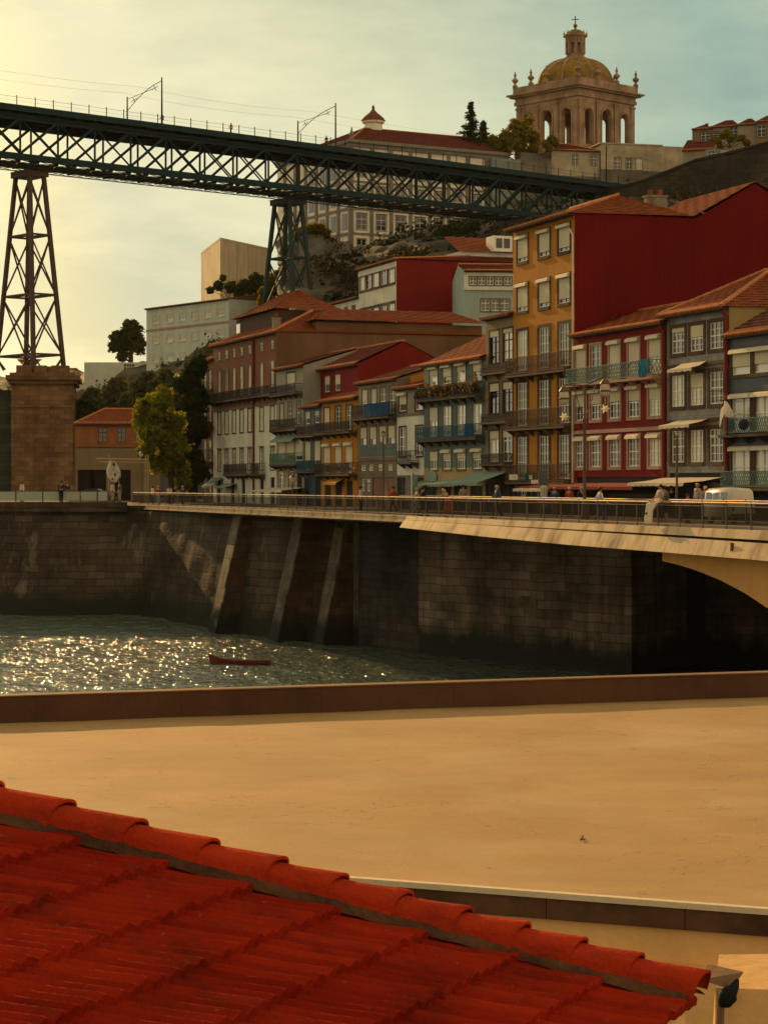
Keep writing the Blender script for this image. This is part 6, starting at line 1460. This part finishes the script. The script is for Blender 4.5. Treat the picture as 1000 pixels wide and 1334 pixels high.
dz = ROW.z(968, 553, -.9); sdh = thing('satellite_dish', 'small dark satellite dish fixed to the navy house balcony', 'satellite dish', ROW.pt(ROW.u(968, -.9), -.9, dz), 0); mb = MB(); mb.lathe([(.03, .10), (.18, .06), (.30, 0), (.30, -.02), (.16, .04), (.02, .08)], n=18); d = mb.build('dish', M_cd, sdh, smooth=True); d.rotation_euler = (R(70), 0, R(-30)); mb = MB(); mb.bar((0, .05, -.05), (.1, .35, -.3), .04); mb.bar((0, 0, 0), (-.12, -.28, .02), .02); mb.build('dish_arm', M_iron, sdh)

# ------------------------------------------------------------------ people
DG = None
def skin_mesh(name, pts, edges, rad, m, parent, sub=1):
    me = bpy.data.meshes.new(name); me.from_pydata(pts, edges, []); o = bpy.data.objects.new(name, me); COL.objects.link(o)
    md = o.modifiers.new('s', 'SKIN'); md.use_smooth_shade = True
    if not me.skin_vertices: me.skin_vertices.new() if hasattr(me.skin_vertices, 'new') else None
    for i, r_ in enumerate(rad):
        sv = me.skin_vertices[0].data[i]; sv.radius = (r_, r_) if not hasattr(r_, '__len__') else r_; sv.use_root = (i == 0)
    s_ = o.modifiers.new('d', 'SUBSURF'); s_.levels = sub; s_.render_levels = sub
    dg = bpy.context.evaluated_depsgraph_get(); nm = bpy.data.meshes.new_from_object(o.evaluated_get(dg)); o.modifiers.clear(); old = o.data; o.data = nm; bpy.data.meshes.remove(old); nm.name = name
    nm.materials.clear(); nm.materials.append(m)
    for p in nm.polygons: p.use_smooth = True
    o.parent = parent; return o
M_skin = mat('skin', (.42, .22, .13), streak=0, var=.1, bump=0, rough=.55)
HAIR = {'dark': mat('dark_hair', (.02, .013, .009), streak=0, rough=.5), 'blonde': mat('blonde_hair', (.45, .27, .10), streak=0, rough=.5), 'grey': mat('grey_hair', (.4, .36, .3), streak=0)}
def cloth(n, c): return mat(n, c, streak=0, rough=.9, var=.3, scale=4)
STAND = dict(pel=(0, 0, .95), spi=(0, .01, 1.15), che=(0, .0, 1.34), nek=(0, 0, 1.48), hea=(0, -.015, 1.60), top=(0, -.005, 1.69), lsh=(.17, 0, 1.42), rsh=(-.17, 0, 1.42), lel=(.23, .03, 1.14), rel=(-.23, .03, 1.14), lwr=(.24, -.06, .90), rwr=(-.24, -.06, .90), lhi=(.09, 0, .90), rhi=(-.09, 0, .90), lkn=(.10, -.03, .49), rkn=(-.10, -.03, .49), lan=(.10, .03, .09), ran=(-.10, .03, .09))
def pose(**k): d = dict(STAND); d.update(k); return d
WALK = pose(lkn=(.09, -.18, .51), lan=(.09, -.22, .10), rkn=(-.09, .08, .50), ran=(-.09, .32, .14), lel=(.22, .14, 1.17), lwr=(.22, .10, .94), rel=(-.22, -.08, 1.15), rwr=(-.22, -.28, 1.0))
LEAN = pose(pel=(0, .12, .93), spi=(0, .06, 1.12), che=(0, -.06, 1.28), nek=(0, -.14, 1.40), hea=(0, -.20, 1.50), top=(0, -.21, 1.59), lsh=(.17, -.08, 1.35), rsh=(-.17, -.08, 1.35), lel=(.24, -.22, 1.12), rel=(-.24, -.22, 1.12), lwr=(.08, -.36, 1.10), rwr=(-.08, -.36, 1.08), lhi=(.09, .12, .90), rhi=(-.09, .12, .90))
HUG = pose(che=(0, -.04, 1.34), nek=(0, -.08, 1.48), hea=(0, -.13, 1.58), top=(0, -.15, 1.67), lel=(.24, -.18, 1.22), rel=(-.26, -.16, 1.12), lwr=(.10, -.38, 1.18), rwr=(-.12, -.36, 1.05), lsh=(.18, -.03, 1.42), rsh=(-.18, -.03, 1.42), lkn=(.1, -.06, .5))
SIT = pose(pel=(0, 0, 1.12), spi=(0, .03, 1.30), che=(0, .06, 1.48), nek=(0, .10, 1.61), hea=(0, .10, 1.73), top=(0, .12, 1.82), lsh=(.15, .07, 1.55), rsh=(-.15, .07, 1.55), lel=(.22, .14, 1.32), rel=(-.22, -.02, 1.30), lwr=(.20, .0, 1.15), rwr=(-.16, -.22, 1.18), lhi=(.08, -.03, 1.09), rhi=(-.08, -.03, 1.09), lkn=(.10, -.42, 1.04), rkn=(-.10, -.40, 1.0), lan=(.10, -.52, .62), ran=(-.10, -.50, .58))
def person(lab, loc, rz, P, shirt, legs, hair='dark', sc=1.0, skirt=None, short=False, longhair=False, group=None, hat=None):
    t = thing('person', lab, 'person', loc, rz, group); t.scale = (sc, sc, sc)
    V = []; E = []; Rr = []
    def v(p, r_): V.append(tuple(p)); Rr.append(r_); return len(V) - 1
    def e(*i):
        for a, b in zip(i, i[1:]): E.append((a, b))
    J = {k: Vector(q) for k, q in P.items()}
    pel = v(J['pel'], (.135, .105)); spi = v(J['spi'], (.125, .09)); che = v(J['che'], (.15, .10)); nek = v(J['nek'], .052); hb = v(J['nek'].lerp(J['hea'], .55), (.062, .075)); hea = v(J['hea'], (.078, .095)); top = v(J['top'], (.06, .072))
    e(pel, spi, che, nek, hb, hea, top)
    fwd = Vector((0, -1, 0)); nz_ = v(J['hea'] + fwd * .10 - Vector((0, 0, .02)), .014); e(hea, nz_)
    for s_, sg in (('l', 1), ('r', -1)):
        sh = v(J[s_ + 'sh'], .062); el = v(J[s_ + 'el'], .042); wr = v(J[s_ + 'wr'], .027); d = (J[s_ + 'wr'] - J[s_ + 'el']).normalized(); pm = v(J[s_ + 'wr'] + d * .075, (.035, .018)); e(che, sh, el, wr, pm)
        sd_ = d.orthogonal().normalized()
        for q, ln_, in ((-.028, .075), (-.010, .09), (.010, .085), (.028, .065)):
            a = v(J[s_ + 'wr'] + d * .125 + sd_ * q * 1.1, .0085); b = v(J[s_ + 'wr'] + d * (.125 + ln_ * .8) + sd_ * q * 1.2 + Vector((0, -.02, -.005)), .007); e(pm, a, b)
        a = v(J[s_ + 'wr'] + d * .07 + sd_ * .05, .010); b = v(J[s_ + 'wr'] + d * .105 + sd_ * .065, .008); e(pm, a, b)
        hp = v(J[s_ + 'hi'], .092); kn = v(J[s_ + 'kn'], .057); cf = v(J[s_ + 'kn'].lerp(J[s_ + 'an'], .35), .054); an = v(J[s_ + 'an'], .036); dn = Vector((0, -.02, -.05)); hl = v(J[s_ + 'an'] + dn, .036); to = v(J[s_ + 'an'] + Vector((0, -.17, -.06)), .03); e(pel, hp, kn, cf, an, hl, to)
    skin_mesh('body', V, E, Rr, M_skin, t)
    # clothes follow the same skeleton
    el_ = .62 if short else 1.0
    SV = [J['pel'] + Vector((0, 0, -.02)), J['spi'], J['che'], J['nek'] - Vector((0, 0, .035)), J['lsh'], J['lsh'].lerp(J['lel'], .95), J['rsh'], J['rsh'].lerp(J['rel'], .95)]; SE = [(0, 1), (1, 2), (2, 3), (2, 4), (4, 5), (2, 6), (6, 7)]; SR = [(.155, .125), (.142, .108), (.168, .118), .065, .078, .060, .078, .060]
    if not short:
        SV += [J['lwr'], J['rwr']]; SE += [(5, 8), (7, 9)]; SR += [.042, .042]
    skin_mesh('shirt', SV, SE, SR, shirt, t)
    if skirt is None:
        k_ = .62 if short else .97
        TV = [J['pel'], J['lhi'], J['lkn'] if not short else J['lhi'].lerp(J['lkn'], .9), J['rhi'], J['rkn'] if not short else J['rhi'].lerp(J['rkn'], .9)]; TE = [(0, 1), (1, 2), (0, 3), (3, 4)]; TR = [(.15, .12), .108, .076, .108, .076]
        if not short: TV += [J['lan'], J['ran']]; TE += [(2, 5), (4, 6)]; TR += [.062, .062]
        skin_mesh('trousers' if not short else 'shorts', TV, TE, TR, legs, t)
    else:
        q = MB(); n = 20; vs = []
        for (c, w, z) in skirt:
            for i in range(n): a = 2 * math.pi * i / n; r_ = 1 + .08 * math.sin(a * 7); vs.append((c[0] + w[0] * r_ * math.cos(a), c[1] + w[1] * r_ * math.sin(a), z))
        q.add(vs, [(j * n + i, j * n + (i + 1) % n, (j + 1) * n + (i + 1) % n, (j + 1) * n + i) for j in range(len(skirt) - 1) for i in range(n)]); q.build('skirt', legs, t, smooth=True)
    q = MB(); c = J['hea'] + Vector((0, .012, .02)); ax = (J['top'] - J['nek']).normalized()
    prof = [(.088, -.02), (.096, .03), (.088, .07), (.06, .10), (.02, .112)]
    q.lathe(prof, (c.x, c.y, c.z), 14)
    if longhair: q.tube([c + Vector((0, .06, .02)), c + Vector((0, .09, -.12)), c + Vector((0, .10, -.30))], [.08, .085, .05], 10)
    else: q.tube([c + Vector((0, .04, .02)), c + Vector((0, .055, -.07))], [.08, .06], 10)
    q.build('hair', hat or HAIR[hair], t, smooth=True)
    q = MB()
    for sg in (-1, 1): q.lathe([(.004, -.008), (.012, 0), (.004, .008)], (J['hea'].x + sg * .034, J['hea'].y - .092, J['hea'].z), 8)
    q.build('eyes', HAIR['dark'], t)
    q = MB()
    for s_ in 'lr': p = J[s_ + 'an']; q.tube([p + Vector((0, .05, -.05)), p + Vector((0, -.05, -.045)), p + Vector((0, -.17, -.06))], [.048, .052, .036], 8)
    q.build('shoes', M_iron, t, smooth=True)
    return t
cW, cD, cRd, cB, cG, cBe = cloth('white_shirt_cotton', (.62, .54, .42)), cloth('dark_cloth', (.025, .025, .03)), cloth('red_cloth', (.40, .05, .03)), cloth('blue_cloth', (.05, .09, .14)), cloth('grey_green_cloth', (.13, .125, .09)), cloth('beige_cloth', (.38, .29, .18))
cPk = cloth('pale_pink_cloth', (.52, .36, .28)); cIv = cloth('ivory_skirt_cloth', (.75, .62, .42))
# couple by the rail
pw_ = RAIL.pt(RAIL.u(848, -.05), -.05, -.0)
lean_rz = FA + R(180)
pA = RAIL.pt(RAIL.u(857, .05), .05, .07); 
person('woman in a sleeveless pale top and long ivory skirt sitting on the railing', pA, R(-75), SIT, cPk, cIv, 'dark', .97, skirt=[((0, .02), (.17, .14), 1.24), ((0, -.05), (.22, .22), 1.1), ((0, -.30), (.22, .26), 1.0), ((0, -.44), (.20, .17), .7), ((0, -.48), (.24, .17), .35), ((0, -.46), (.22, .15), .12)], short=True, longhair=False)
pB = RAIL.pt(RAIL.u(868, .55), .55, 0); person('man in a grey green shirt and shorts embracing the woman on the railing', pB, R(-95), HUG, cG, cD, 'dark', 1.06, short=True)
def ped(lab, px, y, P, rz, shirt, legs, fr=RAIL, **k): 
    p = fr.pt(fr.u(px, y), y, k.pop('z', 0)); return person(lab, p, rz, P, shirt, legs, **k)
ped('child with a dark bob looking over the far railing near the van', 895, 6.0, STAND, R(40), cRd, cD, sc=.82)
ped('man in a beige shirt and white cap beside the van', 918, 10.5, STAND, R(20), cBe, cD, sc=1.03, hat=cW)
ped('person in an orange pink top under the cream awning of the grey house', 908, 12.0, STAND, R(-60), cPk, cB, sc=1.12, hair='blonde')
ped('blonde woman in a red skirt leaning at the river railing', 581, .75, LEAN, R(-60), cBe, cRd, hair='blonde', longhair=True, skirt=[((0, .12), (.16, .14), 1.0), ((0, .12), (.2, .18), .75), ((0, .12), (.25, .22), .3)], short=True)
ped('dark haired person in black walking behind the river railing', 551, 1.6, WALK, R(90), cD, cD)
ped('person in a pale top and beige trousers walking ahead of the one in black', 543, 1.4, WALK, R(100), cBe, cBe, hair='blonde', sc=.96)
ped('man with fair hair in a blue shirt strolling on the bridge', 647, 3.0, WALK, R(-80), cB, cD, hair='blonde', sc=1.05)
ped('person in a white cap by the shop fronts of the dark red house', 741, 9.0, STAND, R(-30), cRd, cD, hat=cW)
ped('person in dark clothes with a grey head seated line of the red awning', 757, 9.6, STAND, R(30), cD, cD, hair='grey')
ped('person in a white top looking along the quay near the blue cloth house', 470, 4.0, STAND, R(70), cW, cD)
ped('person in dark red walking past the garage opening', 512, 6.5, WALK, R(-70), cRd, cD)
ped('tall person in beige standing under the dull green awnings', 603, 9.0, STAND, R(20), cBe, cD, sc=1.05)
ped('person in blue beside the folded parasol', 722, 8.5, STAND, R(-20), cB, cBe, hair='blonde')
ped('person in white walking along the bridge under the street lamp', 781, 3.2, WALK, R(100), cW, cB)
ped('person in dark clothes by the shop front of the grey tile house', 874, 12.5, STAND, R(-10), cD, cD, sc=1.04)
def qped(lab, px, Y, P, rz, shirt, legs, z=0, **k): return person(lab, Vector((wx(px, Y), Y, z)), rz, P, shirt, legs, **k)
qped('person in black seen from behind in front of the pale panels', 80, 181.95, STAND, R(180), cD, cD, z=.34, sc=1.04)
qped('person in a white shirt and red shorts behind the left end of the pale panels', 29, 184.2, STAND, R(-40), cW, cRd, z=.34)
qped('man in dark clothes close behind the person in black', 88, 184.6, STAND, R(20), cD, cB, z=.34)
qped('person in a white top under the spotted cloth', 147, 182.6, STAND, R(60), cW, cBe, z=.34, sc=.98)
qped('person in a grey top beside the end of the pale panels', 156, 182.8, STAND, R(-50), cG, cBe, z=.34)
for i, (px, Y, sh, lg, lab) in enumerate(((199, 186.5, cW, cB, 'person in white leftmost of the group under the yellow tree'), (206, 187.5, cRd, cW, 'person in a red top in the group under the yellow tree'), (221, 187, cW, cD, 'person in a white shirt and dark trousers under the yellow tree'), (238, 186, cB, cD, 'person in dark blue rightmost of the group under the yellow tree'))):
    qped(lab, px, Y, STAND, R(40 * i - 60), sh, lg, group='people standing under the yellow tree', hair=('dark', 'blonde', 'dark', 'grey')[i])
for px, sh, lab in ((301, cRd, 'person in rust red clothes walking on the upper bridge deck'), (425, cD, 'person in black on the upper deck near the palace'), (211.5, cD, 'person in dark clothes at the foot of the left wire gantry mast')):
    u = BR.u(px, .2); person(lab, BR.pt(u, .2, ZT), R(-50), WALK, sh, cD)

# ------------------------------------------------------------------ air
if HAZE:
    m = bpy.data.materials.new('evening_haze'); m.use_nodes = True; nt = m.node_tree; nt.nodes.remove(nt.nodes['Principled BSDF']); T = NT(nt)
    v = T.n('ShaderNodeVolumePrincipled'); v.inputs['Color'].default_value = (1.0, .90, .70, 1); v.inputs['Density'].default_value = HAZE; v.inputs['Anisotropy'].default_value = .1
    T.l(v.outputs[0], nt.nodes['Material Output'].inputs['Volume'])
    mb = MB(); mb.box(-300, 300, -40, 470, ZW - 3.5, 108); tag(mb.build('haze', m), kind='stuff')
